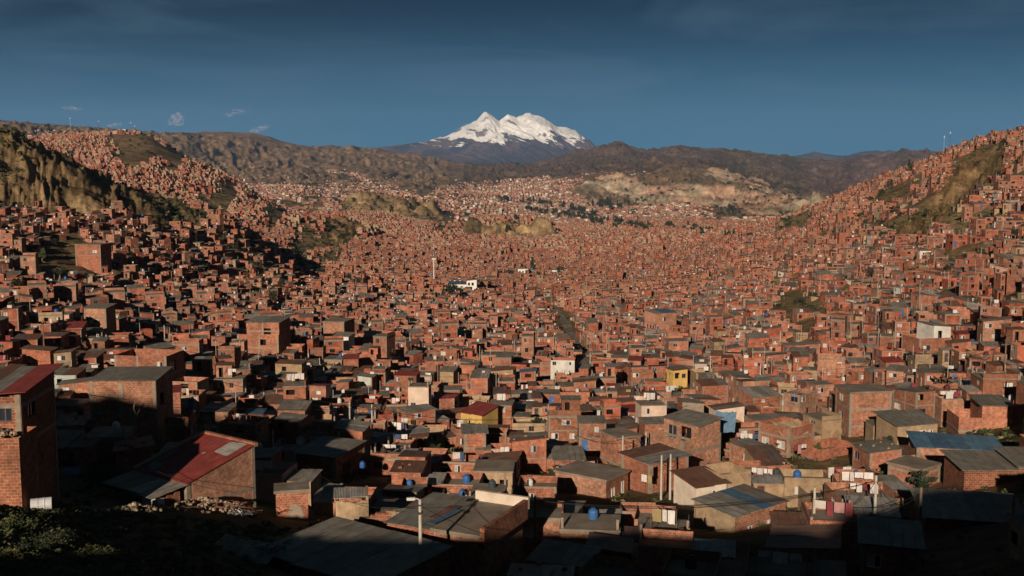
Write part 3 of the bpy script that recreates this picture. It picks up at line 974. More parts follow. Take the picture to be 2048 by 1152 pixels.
def stubs(H, pts, z, rng):
    for (x, y) in pts:
        mb = H.part('column_stub', fresh=True)
        h = 0.4 + rng.random() * 0.9
        mb.box(x - .11, x + .11, y - .11, y + .11, z, z + h, 'concrete', 0.4)
        for k in range(3):
            ox, oy = (rng.random() - .5) * .14, (rng.random() - .5) * .14
            mb.tube([(x + ox, y + oy, z + h), (x + ox * 2.4, y + oy * 2.4, z + h + .35 + rng.random() * .3)], 0.015, 'dark_metal', 0, 3, False)

def block(H, x0, x1, y0, y1, z1, base=3.0, z0=0.0, mat='brick', r=0.5, roof='sheet', slope=(0.0, 0.0), ops=None, frame=2, mats=('sheet_grey',), detail=2, over=0.28,
          messy=0.12, levels=None, mid_cols=True, swap=None, sides=None, curtain=0.5, n=None):
    ops = ops or {}
    top = lambda x, y: z1 + slope[0] * (x - x0) + slope[1] * (y - y0)
    c = [(x0, y0), (x1, y0), (x1, y1), (x0, y1)]
    lv = levels if levels is not None else [k * 2.5 for k in range(1, 6) if k * 2.5 < z1 - 1.2]
    smat = sides or {}
    for i, key in enumerate('frbl'):
        a, b = c[i], c[(i + 1) % 4]
        wall(H, a, b, z0 - base, top, ops.get(key, []) if key != 'b' or detail == 2 else [], smat.get(key, mat), r, detail, curtain=curtain)
        if frame and detail >= 1 and key != 'b':
            L = math.hypot(b[0] - a[0], b[1] - a[1])
            cols = [0.0, L] if frame > 1 else []
            if mid_cols and L > 5.2:
                mid = L / 2 + (H.rng.random() - .5)
                if not any(o[0] - .15 < mid < o[1] + .15 for o in ops.get(key, [])):
                    cols.append(mid)
            if detail == 1:
                cols = cols[:1] if H.rng.random() < .5 else []
            cframe(H, a, b, z0 - base, top, lv, cols, r, key == 'f')
    if roof == 'sheet':
        sheet_roof(H, x0, x1, y0, y1, top, mats, over, n if n else (None if detail > 1 else 2), swap if swap is not None else abs(slope[0]) > abs(slope[1]), messy)
        H.spots.append(None)
    elif roof == 'slab':
        slab_roof(H, x0, x1, y0, y1, z1)
        H.spots.append(((x0 + x1) / 2, (y0 + y1) / 2, z1 + .19, x1 - x0, y1 - y0))
    elif roof == 'open':      # a storey begun: knee walls round a raw slab
        H.part('roof', fresh=True).face([(x0, y0, z1 - .85), (x1, y0, z1 - .85), (x1, y1, z1 - .85), (x0, y1, z1 - .85)], 'slab', r)
        H.spots.append(((x0 + x1) / 2, (y0 + y1) / 2, z1 - .85, x1 - x0, y1 - y0))

def auto_windows(rng, L, z1, storeys, sh, p=0.55, doors=True):
    out = []
    for s in range(storeys):
        zb = s * sh
        x = 0.45
        while x < L - 1.3:
            ww = rng.choice((0.8, 1.0, 1.2, 1.5))
            if x + ww < L - .4 and rng.random() < p:
                if s == 0 and doors and rng.random() < .22:
                    out.append((x, x + 0.95, 0.05, 2.05, rng.choice(('door', 'blue', 'door', 'void'))))
                    x += 1.8
                    continue
                hh = rng.choice((0.9, 1.1, 1.0))
                out.append((x, x + ww, zb + 1.0, zb + 1.0 + min(hh, sh - 1.3), rng.choice(('win', 'win', 'white', 'void'))))
                x += ww + .6
            x += 0.6 + rng.random() * 1.6
    return out

ROOFW = {'sheet_grey': 'grey sheet roof', 'sheet_rust': 'rusty brown sheet roof', 'sheet_red': 'dull red sheet roof', 'sheet_blue': 'blue sheet roof', 'sheet_pale': 'pale sheet roof'}
WALLW = {'brick': 'orange brick', 'brick_weathered': 'weathered brown brick', 'adobe': 'tan adobe', 'plaster': 'plastered', 'white_paint': 'whitewashed', 'yellow_paint': 'yellow painted'}
def gen_house(rng, w, dp, detail=2, mats=None, low=False, clutter=False, stones_on=False):
    H = House(rng)
    storeys = 1 if low else rng.choices((1, 2, 3), (0.60, 0.36, 0.04))[0]
    sh = (2.45 if low else 2.1) + rng.random() * .35
    z1 = storeys * sh + rng.random() * .2
    brick = 'brick' if detail == 2 and not clutter else ('brick_mid' if detail == 1 else 'brick_far')
    wm = rng.choices((brick, 'brick_weathered' if detail == 2 else brick, 'adobe', 'plaster', 'white_paint', 'yellow_paint'), (0.79, 0.09, 0.09, 0.03, 0.0, 0.0))[0]
    if mats:
        wm = mats
    r = rng.random()
    rm = rng.choices(('sheet_grey', 'sheet_rust', 'sheet_red', 'sheet_blue', 'sheet_pale'), (0.52, 0.38, 0.05, 0.02, 0.03))[0]
    alt = [rm, 'sheet_grey', 'sheet_rust'] if rng.random() < .5 else [rm]
    rt = rng.choices(('sheet', 'slab', 'open'), (0.46, 0.18, 0.36) if low else (0.50, 0.18, 0.32))[0]
    x0, x1, y0, y1 = -w / 2, w / 2, -dp / 2, dp / 2
    pw = 0.55 if detail else 0
    ops = {'f': auto_windows(rng, w, z1, storeys, sh, pw), 'r': auto_windows(rng, dp, z1, storeys, sh, pw * .6, False), 'l': auto_windows(rng, dp, z1, storeys, sh, pw * .8, False)}
    sl = rng.choice(((0, 0.10), (0, 0.16), (0, -0.10), (0.10, 0), (-0.10, 0), (0, 0.06)))
    if rt != 'sheet':
        sl = (0, 0)
    fr = rng.choice((2, 2, 0, 1)) if brick in wm else 0
    sides = {}
    if brick in wm and rng.random() < .22:
        sides[rng.choice('frl')] = rng.choice(('adobe', 'plaster', 'brick_weathered' if detail == 2 else 'adobe', 'concrete'))
    block(H, x0, x1, y0, y1, z1, 4.5, 0, wm, r, rt, sl, ops, fr, alt, detail, over=0.12 + rng.random() * .2, sides=sides, levels=[k * sh for k in range(1, storeys)] + ([z1 - .24] if rt != 'sheet' else []))
    if rt == 'sheet' and stones_on:
        for _ in range(rng.choice((0, 3, 5, 8))):
            px_, py_ = x0 + rng.random() * w, y0 + rng.random() * dp
            pz_ = z1 + sl[0] * (px_ - x0) + sl[1] * (py_ - y0) + .08
            a_ = .08 + rng.random() * .14
            rb = H.part('roof_stone', fresh=True)
            rb.prism([(px_ - a_, py_ - a_, pz_ + a_), (px_ + a_, py_ - a_ * .7, pz_ + a_), (px_ + a_ * .8, py_ + a_, pz_ + a_ * 1.2), (px_ - a_ * .7, py_ + a_ * .8, pz_ + a_)], a_ * 1.1, rng.choice(('stone', 'brick', 'wood')), rng.random())
    if rt == 'slab' and detail == 2:
        if rng.random() < .6:
            stubs(H, [(x0 + .15, y0 + .15), (x1 - .15, y0 + .15), (x1 - .15, y1 - .15), (x0 + .15, y1 - .15)][:rng.choice((2, 3, 4))], z1 + .19, rng)
        if rng.random() < .45:
            parapet(H, x0, x1, y0, y1, z1 + .19, 0.5 + rng.random() * .4, wm, r, rng.choice(('fl', 'fr', 'frbl', 'rb')))
    extra = ''
    k = rng.random()
    if rt == 'slab' and k < .45 and w > 5 and detail:     # a room on the roof
        xm = x0 + w * (0.4 + rng.random() * .2)
        a, b = (x0 + .05, xm) if rng.random() < .5 else (xm, x1 - .05)
        block(H, a, b, y0 + dp * .35, y1 - .06, z1 + 2.3 + .19, -0.0, z1 + .19, wm, (r + .1) % 1, 'sheet', (0, .08), {'f': [(0.5, 1.3, z1 + .25, z1 + 2.1, 'void')]}, 0, (rm,), detail, over=.2)
        extra = ' and a rooftop room'
    elif k > .6 and detail:                                 # a lower lean-to on one side
        ww = 1.8 + rng.random() * 1.6
        hh = 1.9 + rng.random() * .5
        a, b = (x1 + .01, x1 + ww) if rng.random() < .5 else (x0 - ww, x0 - .01)
        block(H, a, b, y0 + .3, y1 - dp * .2, hh, 4.5, 0, rng.choice((wm, 'adobe', wm)), (r + .3) % 1, 'sheet', (0, .07), {'f': [(0.4, 1.2, .05, 1.8, 'door')] if rng.random() < .5 else []}, 0,
              (rng.choice(('sheet_grey', 'sheet_rust', 'sheet_pale')),), detail, over=.15)
        extra = ' and a lean-to'
    if clutter:
        cl = H.part('clutter')
        for _ in range(rng.choice((0, 0, 0, 1, 1))):
            cx, cy = (rng.random() - .5) * w, -dp / 2 - .3 + rng.random() * dp * .8
            cz = z1 + .15 if rng.random() < .6 else .6 * z1
            a_ = .4 + rng.random() * .8
            cl.prism([(cx, cy, cz + .9), (cx + a_, cy + .1, cz + .85), (cx + a_, cy + .25, cz + .9), (cx, cy + .2, cz + .9)], .4 + rng.random() * .6, rng.choice(('cloth', 'cloth', 'white_metal')), rng.random())
        if rng.random() < .05:
            cl.lathe(w * .2, dp * .2, [(0, z1), (.5, z1 + .05), (.5, z1 + 1.1), (.2, z1 + 1.25), (0, z1 + 1.25)], rng.choice(('blue_metal', 'dark_metal')), .3, 8)
        if rng.random() < .25:
            cl.tube([(-w / 2 - .4, -dp / 2 - .3, -2), (-w / 2 - .4, -dp / 2 - .3, z1 + 2.2)], .06, 'pole_concrete', .3, 4)
    key = 'brick' if brick in wm and wm != 'brick_weathered' else wm
    H.words = dict(st={1: 'one-storey', 2: 'two-storey', 3: 'three-storey'}[storeys], wall=WALLW.get(key, 'brick'), roof={'sheet': ROOFW[rm], 'slab': 'flat concrete roof', 'open': 'roofless top storey'}[rt], extra=extra)
    H.h = z1
    return H

REG = []       # [object, base label, x, y, z, kind]: labels are finished at the end
def reg(o, base, loc, kind):
    REG.append([o, base, loc[0], loc[1], loc[2], kind])

OBB = []       # footprints taken
def obb(x, y, w, dp, rz):
    return (x, y, w / 2, dp / 2, math.cos(rz), math.sin(rz))
def clash(a, b, gap=0.0):
    dx, dy = b[0] - a[0], b[1] - a[1]
    if dx * dx + dy * dy > (a[2] + a[3] + b[2] + b[3] + gap) ** 2:
        return False
    for p in (a, b):
        for (ax, ay) in ((p[4], p[5]), (-p[5], p[4])):
            ra = a[2] * abs(ax * a[4] + ay * a[5]) + a[3] * abs(-ax * a[5] + ay * a[4])
            rb = b[2] * abs(ax * b[4] + ay * b[5]) + b[3] * abs(-ax * b[5] + ay * b[4])
            if abs(dx * ax + dy * ay) > ra + rb + gap:
                return False
    return True

# ------------------------------------------------------------------ small things
def tank(loc, mat, r, label, kind='water tank', s=1.0):
    s *= .8
    t = thing('water_tank', label, 'water tank', loc, 0, 'water tanks on the roofs')
    b = MB()
    b.lathe(0, 0, [(0, 0), (.55 * s, 0), (.58 * s, .25 * s), (.54 * s, .3 * s), (.58 * s, .35 * s), (.58 * s, .65 * s), (.54 * s, .7 * s), (.57 * s, .75 * s), (.52 * s, 1.0 * s), (.25 * s, 1.18 * s)], mat, r)
    obj('tank_body', b, t)
    l = MB()
    l.lathe(0, 0, [(.27 * s, 1.16 * s), (.27 * s, 1.26 * s), (0, 1.30 * s)], mat, (r + .3) % 1, 10)
    obj('lid', l, t)
    return t

def post(x, y, z, h, r=0.11, mat='pole_concrete', top=True):
    m = MB()
    m.tube([(0, 0, -1), (0, 0, h)], [r * 1.25, r * .75], mat, .5, 8)
    return m

def power_pole(x, y, z, h, base, rz=0.0, mat='pole_concrete', arm=True):
    t = thing('power_pole', base, 'utility pole', (x, y, z), rz, 'utility poles among the houses')
    obj('pole_shaft', post(x, y, z, h, .085 if h < 6 else .11, mat), t)
    if arm:
        a = MB()
        a.box(-.55, .55, -.14, -.06, h - .5, h - .38, 'wood', .3)
        obj('crossarm', a, t)
        i = MB()
        for k in (-.45, 0, .45):
            i.lathe(k, -.1, [(.05, h - .38), (.06, h - .3), (.02, h - .24)], 'dark_metal', .1, 6)
        obj('insulator', i, t)
    reg(t, base, (x, y, z + h * .6), 'power_pole')
    return (x, y, z + h - .3)

def cable(p, q, sag, label, rad=0.012):
    m = MB()
    c = Vector(p)
    path = []
    for k in range(15):
        f = k / 14
        v = Vector(p).lerp(Vector(q), f) - Vector((0, 0, sag * 4 * f * (1 - f)))
        path.append(tuple(v - c))
    m.tube(path, rad, 'cable', 0, 4)
    o = obj('power_cable', m, None, tuple(c))
    tag(o, None, 'cable', 'power cables strung between poles and roofs')
    mid = Vector(p).lerp(Vector(q), .5)
    reg(o, label, mid, 'cable')
    return o

def laundry(x, y, z, L, rz, rng, n=4):
    t = thing('laundry_line', None, 'washing line', (x, y, z), rz, 'washing hung out among the houses')
    t.scale = (.62, .62, .62)
    for s in (0, L):
        m = MB()
        m.tube([(s, 0, -.5), (s, 0, 1.9)], .03, 'wood', .5, 5)
        obj('line_post', m, t)
    m = MB()
    m.tube([(0, 0, 1.8), (L / 2, 0, 1.7), (L, 0, 1.8)], .01, 'cable', 0, 3)
    obj('rope', m, t)
    xx = .15
    for k in range(n):
        w_ = .4 + rng.random() * .7
        h_ = .5 + rng.random() * .8
        if xx + w_ > L: break
        c = MB()
        r_ = rng.random()
        nseg = 4
        for q in range(nseg):
            a, b = q / nseg, (q + 1) / nseg
            ya, yb = .06 * math.sin(q * 2.1 + k), .06 * math.sin((q + 1) * 2.1 + k)
            c.face([(xx + w_ * a, ya, 1.74 - h_), (xx + w_ * b, yb, 1.74 - h_ - .03 * (q % 2)), (xx + w_ * b, 0, 1.74), (xx + w_ * a, 0, 1.74)], 'cloth', r_)
        obj('cloth', c, t)
        xx += w_ + .08
    return t

def leaf_cloud(mb, rng, centers, n, size, mat, squash=1.0):
    for _ in range(n):
        cx, cy, cz, cr = centers[int(rng.random() * len(centers))]
        a, b = rng.random() * 6.283, math.acos(2 * rng.random() - 1)
        rr = cr * (0.55 + 0.5 * rng.random())
        px, py, pz = cx + rr * math.cos(a) * math.sin(b), cy + rr * math.sin(a) * math.sin(b), cz + rr * math.cos(b) * squash
        s = size * (.6 + rng.random() * .8)
        e1 = Vector((rng.random() - .5, rng.random() - .5, rng.random() - .5)).normalized() * s
        e2 = e1.cross(Vector((rng.random() - .5, rng.random() - .5, rng.random() - .5))).normalized() * s * .7
        p = Vector((px, py, pz))
        mb.face([tuple(p - e1), tuple(p + e2 * .6), tuple(p + e1), tuple(p - e2)], mat, rng.random())

def tree_mesh(rng, h, kind, n, size):
    tr, cr = MB(), MB()
    lean = (rng.random() - .5) * .12 * h
    tr.tube([(0, 0, -.6), (lean * .3, 0, h * .35), (lean, lean * .3, h * .8)], [h * .035, h * .025, h * .008], 'bark', rng.random(), 6)
    for k in range(5):
        a = rng.random() * 6.28
        z = h * (.3 + .1 * k)
        tr.tube([(lean * .3, 0, z), (lean * .4 + math.cos(a) * h * .2, math.sin(a) * h * .2, z + h * .16)], [h * .012, h * .004], 'bark', .5, 4)
    cs = []
    if kind == 'cone':
        for k in range(11):
            f = k / 10
            a = rng.random() * 6.28
            rad = h * .17 * (1.08 - f)
            cs.append((lean * f + math.cos(a) * rad * .5, math.sin(a) * rad * .5, h * (.2 + .78 * f), rad + .1))
        mt = 'leaf_dark'
    elif kind == 'round':
        for k in range(10):
            a, rad = rng.random() * 6.28, h * .26 * rng.random() ** .5
            cs.append((lean + math.cos(a) * rad, math.sin(a) * rad, h * (.48 + .38 * rng.random()), h * (.10 + .11 * rng.random())))
        mt = 'leaf_dark'
    else:
        for k in range(9):
            a, rad = rng.random() * 6.28, h * .20 * rng.random() ** .5
            cs.append((lean + math.cos(a) * rad, math.sin(a) * rad, h * (.4 + .52 * rng.random()), h * (.07 + .09 * rng.random())))
        mt = 'leaf'
    leaf_cloud(cr, rng, cs, n, size, mt)
    return tr, cr

def bush_mb(rng, s, n, mat='leaf', size=.16):
    m = MB()
    cs = [((rng.random() - .5) * s * 1.3, (rng.random() - .5) * s * 1.3, s * (.05 + .35 * rng.random()), s * (.25 + .25 * rng.random())) for _ in range(7)]
    leaf_cloud(m, rng, cs, n, size * s, mat, .8)
    return m

# ------------------------------------------------------------------ the houses one can name, each set where it stands
LM = {}      # landmark phrase -> picture position, for labels
def at(u, v, d):
    az, t = ray(u, v)
    return d * math.sin(az), d * math.cos(az), t * d

SEEN = []    # how the named houses sit in view, so that lesser ones are not put in front of them
def hides(x, y, z, w, h):
    d = math.hypot(x, y)
    u, v1 = project(x, y, z + h)
    v0 = project(x, y, z)[1]
    hw = w * .6 * F_PX / d
    for (a, b, c, e, dd) in SEEN:
        if d < dd - 1:
            ou = min(u + hw, b) - max(u - hw, a)
            ov = min(v0 + 40, e) - max(v1, c)
            if ou > 0 and ov > 0 and ou * ov > .07 * (b - a) * (e - c):
                return True
    return False

def hero(label, u, v, d, yaw, w, dp, blocks, seed=1, land=None, post_fn=None, cat='house', name='brick_house'):
    rng = random.Random(seed * 7919 + 13)
    H = House(rng)
    if d is None:
        x, y, d = hit(u, v, 60)
        z = ray(u, v)[1] * d
    else:
        x, y, z = at(u, v, d)
    for b in blocks:
        block(H, **dict(b))
    if post_fn:
        post_fn(H)
    t = H.emit(name, label, cat, (x, y, z), R(yaw), None, 1.0, 1.3)
    cyw, syw = math.cos(R(yaw)), math.sin(R(yaw))
    cx, cy = x + cyw * w / 2 - syw * dp / 2, y + syw * w / 2 + cyw * dp / 2
    OBB.append(obb(cx, cy, w + .5, dp + .5, R(yaw)))
    top = max([b.get('z1', 1.5) for b in blocks] + [1.5])
    corners = [(x + cyw * a - syw * b_, y + syw * a + cyw * b_) for a, b_ in ((0, 0), (w, 0), (w, dp), (0, dp))]
    us = [project(q[0], q[1], z)[0] for q in corners]
    vs = [project(q[0], q[1], z + h_)[1] for q in corners for h_ in (0.0, top)]
    SEEN.append((min(us), max(us), min(vs), max(vs), math.hypot(cx, cy)))
    if land:
        LM[land] = project(cx, cy, z + 2)
    t['built'] = 1
    del t['built']
    return t, (x, y, z), (cyw, syw)

def loc_of(base, cs, p):
    (x, y, z), (c, s) = base, cs
    return (x + c * p[0] - s * p[1], y + s * p[0] + c * p[1], z + p[2])

B = dict
# the red roofed house above the bank
def red_extra(H):
    sheet_roof(H, -2.3, -0.05, 0.0, 5.0, lambda x, y: 1.32 + .10 * x, ('sheet_pale', 'sheet_grey'), .12, 4, True, .16, part='low_roof')
    m = H.part('coping')
    t = lambda x: 1.4 + .25 * x
    m.prism([(-.1, 4.92, t(0) + .22), (5.2, 4.92, t(5.1) + .22), (5.2, 5.25, t(5.1) + .22), (-.1, 5.25, t(0) + .22)], .3, 'concrete', .5)
    m = H.part('coping', fresh=True)
    m.prism([(5.06, -.12, t(5.1) + .2), (5.3, -.12, t(5.1) + .2), (5.3, 5.2, t(5.1) + .2), (5.06, 5.2, t(5.1) + .2)], .25, 'brick_weathered', .5)
    for (x0, x1, y0, y1, mt) in ((3.3, 4.95, .4, 1.9, 'sheet_pale'), (.5, 3.0, 4.3, 4.8, 'sheet_grey'), (2.9, 3.2, 2.2, 2.5, 'sheet_pale'), (.1, 1.2, 3.5, 4.4, 'sheet_grey'), (.1, .5, 1.6, 2.2, 'sheet_pale')):
        p = H.part('roof_patch', fresh=True)
        p.prism([(x0, y0, t(x0) + .125), (x1, y0 + .1, t(x1) + .125), (x1 - .2, y1, t(x1 - .2) + .125), (x0 + .15, y1 - .1, t(x0 + .15) + .125)], .02, mt, .6)
    b = H.part('side_wall')
    for k in range(8):      # stepped end of the low broken wall
        b.box(-1.9 + k * .18, -1.72 + k * .18, 0.05, 0.3, -2.5, 1.0 + .02 * k - .06 * (k % 3), 'brick_weathered' if k > 1 else 'white_paint', .4)
    b.box(-1.95, -1.9, 0.05, 1.6, -2.5, .95, 'white_paint', .4)
hero('brick house with long dull red sheet roof patched in grey, on the earth bank', 375, 1015, 66, 53, 5.1, 5.0,
     [B(x0=0, x1=5.1, y0=0, y1=5.0, z1=1.4, base=3.2, slope=(.25, 0), mats=('sheet_red', 'sheet_red'), mat='brick', r=.9, over=.08, levels=[-.1], messy=.05, swap=True, n=5)], 1, 'the red-roofed house', red_extra)
def h2_extra(H):
    m = H.part('concrete_frame')
    L, P = ori(0, 0, 5.2, 0)
    obox(m, P, .05, 2.25, 3.75, 3.93, -.042, .02, 'concrete', .5)
    obox(m, P, 2.3, 2.62, -2.5, 4.98, -.045, .02, 'concrete', .6)
hero('square brick house with a cross of pale concrete beams and flat green-grey roof', 185, 888, 92, 0, 5.2, 4.2,
     [B(x0=0, x1=5.2, y0=0, y1=4.2, z1=5.1, base=3, slope=(0, .07), mats=('sheet_grey',), r=.75, over=.12, levels=[2.45], messy=.03, n=2, ops={'r': [(1, 2, 2.9, 3.9, 'void')]})], 2, 'the beam-crossed house', h2_extra)
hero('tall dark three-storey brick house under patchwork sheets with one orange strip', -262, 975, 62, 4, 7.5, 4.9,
     [B(x0=0, x1=7.5, y0=0, y1=4.9, z1=4.7, base=3, slope=(0, .07), mats=('sheet_rust', 'sheet_grey', 'sheet_pale', 'sheet_rust', 'sheet_red'), r=.2, mat='brick_weathered', over=.5, messy=.5, n=9,
        ops={'f': [(6.4, 7.1, 3.2, 4.1, 'win'), (6.4, 7.1, .9, 1.9, 'win'), (3, 4, 3.1, 4, 'win')], 'r': [(1, 2, 3.1, 4, 'win')]}, levels=[1.9, 3.9])], 3, 'the patchwork-roofed building')
hero('roofless brick room with rubble heaped on its walls, before the patchwork-roofed building', -88, 1012, 58, 4, 3.1, 2.4,
     [B(x0=0, x1=3.1, y0=0, y1=2.4, z1=3.3, base=3, roof='open', r=.6, frame=0, mat='brick_weathered')], 4, 'the rubble-topped room')
hero('low brick house with a blue tank on its wide grey sheet roof', 588, 972, 88, -22, 3.9, 4.6,
     [B(x0=0, x1=3.9, y0=0, y1=4.6, z1=2.7, base=3, slope=(0, .05), mats=('sheet_grey',), r=.3, over=.2, messy=.08, n=3, ops={'r': [(1, 2.4, .1, 2, 'door')]})], 5, 'the blue-tank house',
     lambda H: block(H, -1.5, -.02, .5, 2.6, 2.2, 3, roof='sheet', slope=(0, .1), mats=('sheet_rust',), r=.8, frame=0))
def stub_extra(H):
    m = H.part('cement_patch')
    rr = random.Random(5)
    pts = [(.75, .1), (1.5, -.05), (1.65, .5), (1.5, .95), (1.2, 1.25), (.85, 1.2), (.7, .7), (.55, .4)]
    m.face([(a, -.035, b) for a, b in pts], 'concrete', .5)
hero('narrow brick stub of a house with a grey cement smear, above stones', 553, 1050, 66, 12, 1.9, 1.5,
     [B(x0=0, x1=1.9, y0=0, y1=1.5, z1=1.95, base=2, roof='slab', r=.5, frame=0, slope=(0, 0))], 6, 'the smeared brick stub', stub_extra)
def tan_extra(H):
    w = H.part('wall')
    n = 10
    for k in range(n):
        a, b = k / n, (k + 1) / n
        f = lambda q: (q * 1.9, -.35 * math.sin(q * 3.1))
        (xa, ya), (xb, yb) = f(a), f(b)
        w.face([(xa, ya, -2), (xb, yb, -2), (xb, yb, 1.5 + .05 * math.sin(k * 2)), (xa, ya, 1.5 + .05 * math.sin(k * 2 - 2))], 'adobe', .5)
        w.face([(xb, yb + .15, -2), (xa, ya + .15, -2), (xa, ya + .15, 1.5), (xb, yb + .15, 1.5)], 'adobe', .5)
        w.face([(xa, ya, 1.5), (xb, yb, 1.5), (xb, yb + .15, 1.5), (xa, ya + .15, 1.5)], 'adobe', .5)
    w.box(0, .15, 0, 2.2, -2, 1.5, 'adobe', .4)
    w.box(1.75, 1.9, 0, 2.2, -2, 1.7, 'adobe', .6)
    sheet_roof(H, -.05, 1.7, .4, 2.3, lambda x, y: 1.5, ('sheet_pale',), .1, 2, False, .1)
hero('small tan adobe shed with a bowed streaked wall', 672, 1052, 63, 8, 1.9, 2.2, [], 7, 'the bowed adobe shed', tan_extra, 'shed', 'adobe_shed')
hero('low shed roof of wide dark corrugated sheets with a heap of stones on it', 512, 1128, 51.6, -35, 7.4, 5.4,
     [B(x0=0, x1=7.4, y0=0, y1=5.4, z1=.55, base=3, slope=(0, .03), mats=('sheet_grey',), r=.62, over=.15, messy=.06, n=6, frame=0, mat='brick_weathered')], 8, 'the stone-weighted shed roof', cat='shed', name='brick_shed')
def slabhouse(H):
    p = H.part('parapet', fresh=True)
    p.box(2.6, 5.75, 4.95, 5.15, 2.5, 3.15, 'plaster', .02)
    p = H.part('parapet', fresh=True)
    p.box(5.5, 5.75, -.3, 4.9, 2.0, 3.05, 'brick_weathered', .3)
    m = H.part('sheet_patch')
    m.prism([(1.9, .9, 2.73), (2.5, .9, 2.73), (2.6, 3.2, 2.76), (2.0, 3.2, 2.76)], .02, 'sheet_rust', .4)
    m = H.part('sheet_patch', fresh=True)
    m.prism([(2.3, .1, 2.74), (2.7, .1, 2.74), (2.95, 2.7, 2.77), (2.55, 2.7, 2.77)], .02, 'sheet_blue', .4)
hero('brick house half roofed in green-grey sheets and half in bare concrete slab', 775, 1138, 55.2, -25, 5.6, 5.0,
     [B(x0=0, x1=2.7, y0=0, y1=5.0, z1=2.45, base=3, slope=(0, .03), mats=('sheet_grey',), r=.1, over=.12, messy=.05, n=3, frame=1),
      B(x0=2.72, x1=5.4, y0=.02, y1=5.0, z1=2.4, base=3, roof='slab', r=.8, frame=1)], 9, 'the half-slab-roofed house', slabhouse)
hero('brick house with a blue metal gate and two white windows under grey sheets', 1468, 1120, 68, 35, 4.7, 3.6,
     [B(x0=0, x1=4.7, y0=0, y1=3.6, z1=2.75, base=3, slope=(.03, .05), mats=('sheet_grey', 'sheet_grey', 'sheet_blue'), r=.75, over=.16, messy=.06, n=4, frame=1, mid_cols=False,
        ops={'f': [(1.1, 1.65, 1.35, 1.95, 'white'), (2.9, 3.5, 1.5, 2.0, 'white'), (3.3, 4.5, -.5, 1.0, 'blue')]}, sides={'l': 'adobe'})], 10, 'the blue-gate house')
hero('terraced brick house with a walled balcony and blue garage door', 1366, 948, 96, 38, 4.9, 4.3,
     [B(x0=0, x1=4.9, y0=0, y1=4.3, z1=3.0, base=3, roof='open', r=.9, ops={'l': [(1.9, 2.9, 0, 1.3, 'blue')]}, levels=[1.75]),
      B(x0=1.9, x1=4.85, y0=.05, y1=4.25, z1=4.0, base=0, z0=2.2, slope=(.10, 0), mats=('sheet_grey',), r=.9, frame=1, mid_cols=False, ops={'l': [(.5, 1.6, 2.3, 3.6, 'win'), (2.1, 3.4, 2.3, 3.7, 'void')]}, over=.3)], 11, 'the terraced balcony house')
hero('tall narrow three-storey brick tower house with dark left windows', 1697, 888, 112, 6, 4.3, 3.6,
     [B(x0=0, x1=4.3, y0=0, y1=3.6, z1=5.1, base=3, roof='slab', r=.7, levels=[1.65, 3.4], mid_cols=False, ops={'l': [(1, 2, .4, 1.2, 'win'), (1, 2, 2.1, 2.9, 'win'), (1, 2, 3.9, 4.7, 'win')]})], 12, 'the tower house')
hero('two-storey brick house with a tarpaulin heap on its roof and curtained windows', 1577, 925, 103, 36, 3.6, 3.7,
     [B(x0=0, x1=3.6, y0=0, y1=3.7, z1=3.2, base=3, roof='open', r=.35, levels=[.6, 2.1], mid_cols=False,
        ops={'l': [(.3, 1.0, -.9, .4, 'blue'), (.4, 1.3, 1.1, 1.85, 'white'), (2.2, 3.2, 1.1, 1.85, 'white'), (1.9, 3.0, -.9, .3, 'void')]}, sides={'l': 'brick'})], 13, 'the tarp-roofed house')
hero('brick house with wide dark front window and debris on its flat roof', 1640, 950, 99, 30, 4.4, 2.6,
     [B(x0=0, x1=4.4, y0=0, y1=2.6, z1=2.3, base=3, roof='open', r=.15, frame=1, ops={'l': [(.5, 1.8, .1, 1.2, 'win')]})], 14, 'the debris-roofed house')
hero('brick room under a long blue-green roof above the retaining house', 1832, 945, 92, -8, 6.6, 3.0,
     [B(x0=0, x1=6.6, y0=0, y1=3, z1=2.15, base=3, slope=(-.03, .12), mats=('sheet_blue', 'sheet_grey'), r=.9, over=.25, n=5, messy=.1, ops={'f': [(2.1, 2.35, .1, 2.0, 'void'), (4.2, 6.0, .2, 1.9, 'maroon')]}, mid_cols=False)], 15, 'the blue-green roof')
hero('square brick house with concrete capping band and crumbling corner', 1838, 1003, 82, 38, 2.6, 2.6,
     [B(x0=0, x1=2.6, y0=0, y1=2.6, z1=2.2, base=3, roof='slab', r=.45, levels=[1.85])], 16, 'the concrete-capped house')
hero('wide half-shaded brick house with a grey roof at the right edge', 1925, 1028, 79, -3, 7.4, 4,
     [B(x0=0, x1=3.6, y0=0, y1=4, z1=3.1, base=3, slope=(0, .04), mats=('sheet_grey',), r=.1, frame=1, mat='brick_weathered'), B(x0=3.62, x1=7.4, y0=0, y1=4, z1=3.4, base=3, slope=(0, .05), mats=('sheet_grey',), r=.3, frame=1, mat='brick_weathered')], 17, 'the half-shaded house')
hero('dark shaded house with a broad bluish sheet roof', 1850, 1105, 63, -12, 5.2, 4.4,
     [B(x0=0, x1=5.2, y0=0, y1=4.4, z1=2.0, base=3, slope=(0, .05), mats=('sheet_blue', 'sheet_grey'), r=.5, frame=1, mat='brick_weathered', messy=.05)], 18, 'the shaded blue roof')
hero('two-storey brick house with a set-back upper block and dark blue roof edge', 1915, 905, 107, -6, 4.7, 3.8,
     [B(x0=0, x1=4.7, y0=0, y1=3.8, z1=3.3, base=3, roof='open', r=.6, levels=[1.9], frame=1, mid_cols=False), B(x0=2.1, x1=4.68, y0=.3, y1=3.75, z1=4.4, base=0, z0=2.45, slope=(0, .05), mats=('sheet_grey',), r=.6, frame=0)], 19, 'the set-back block')
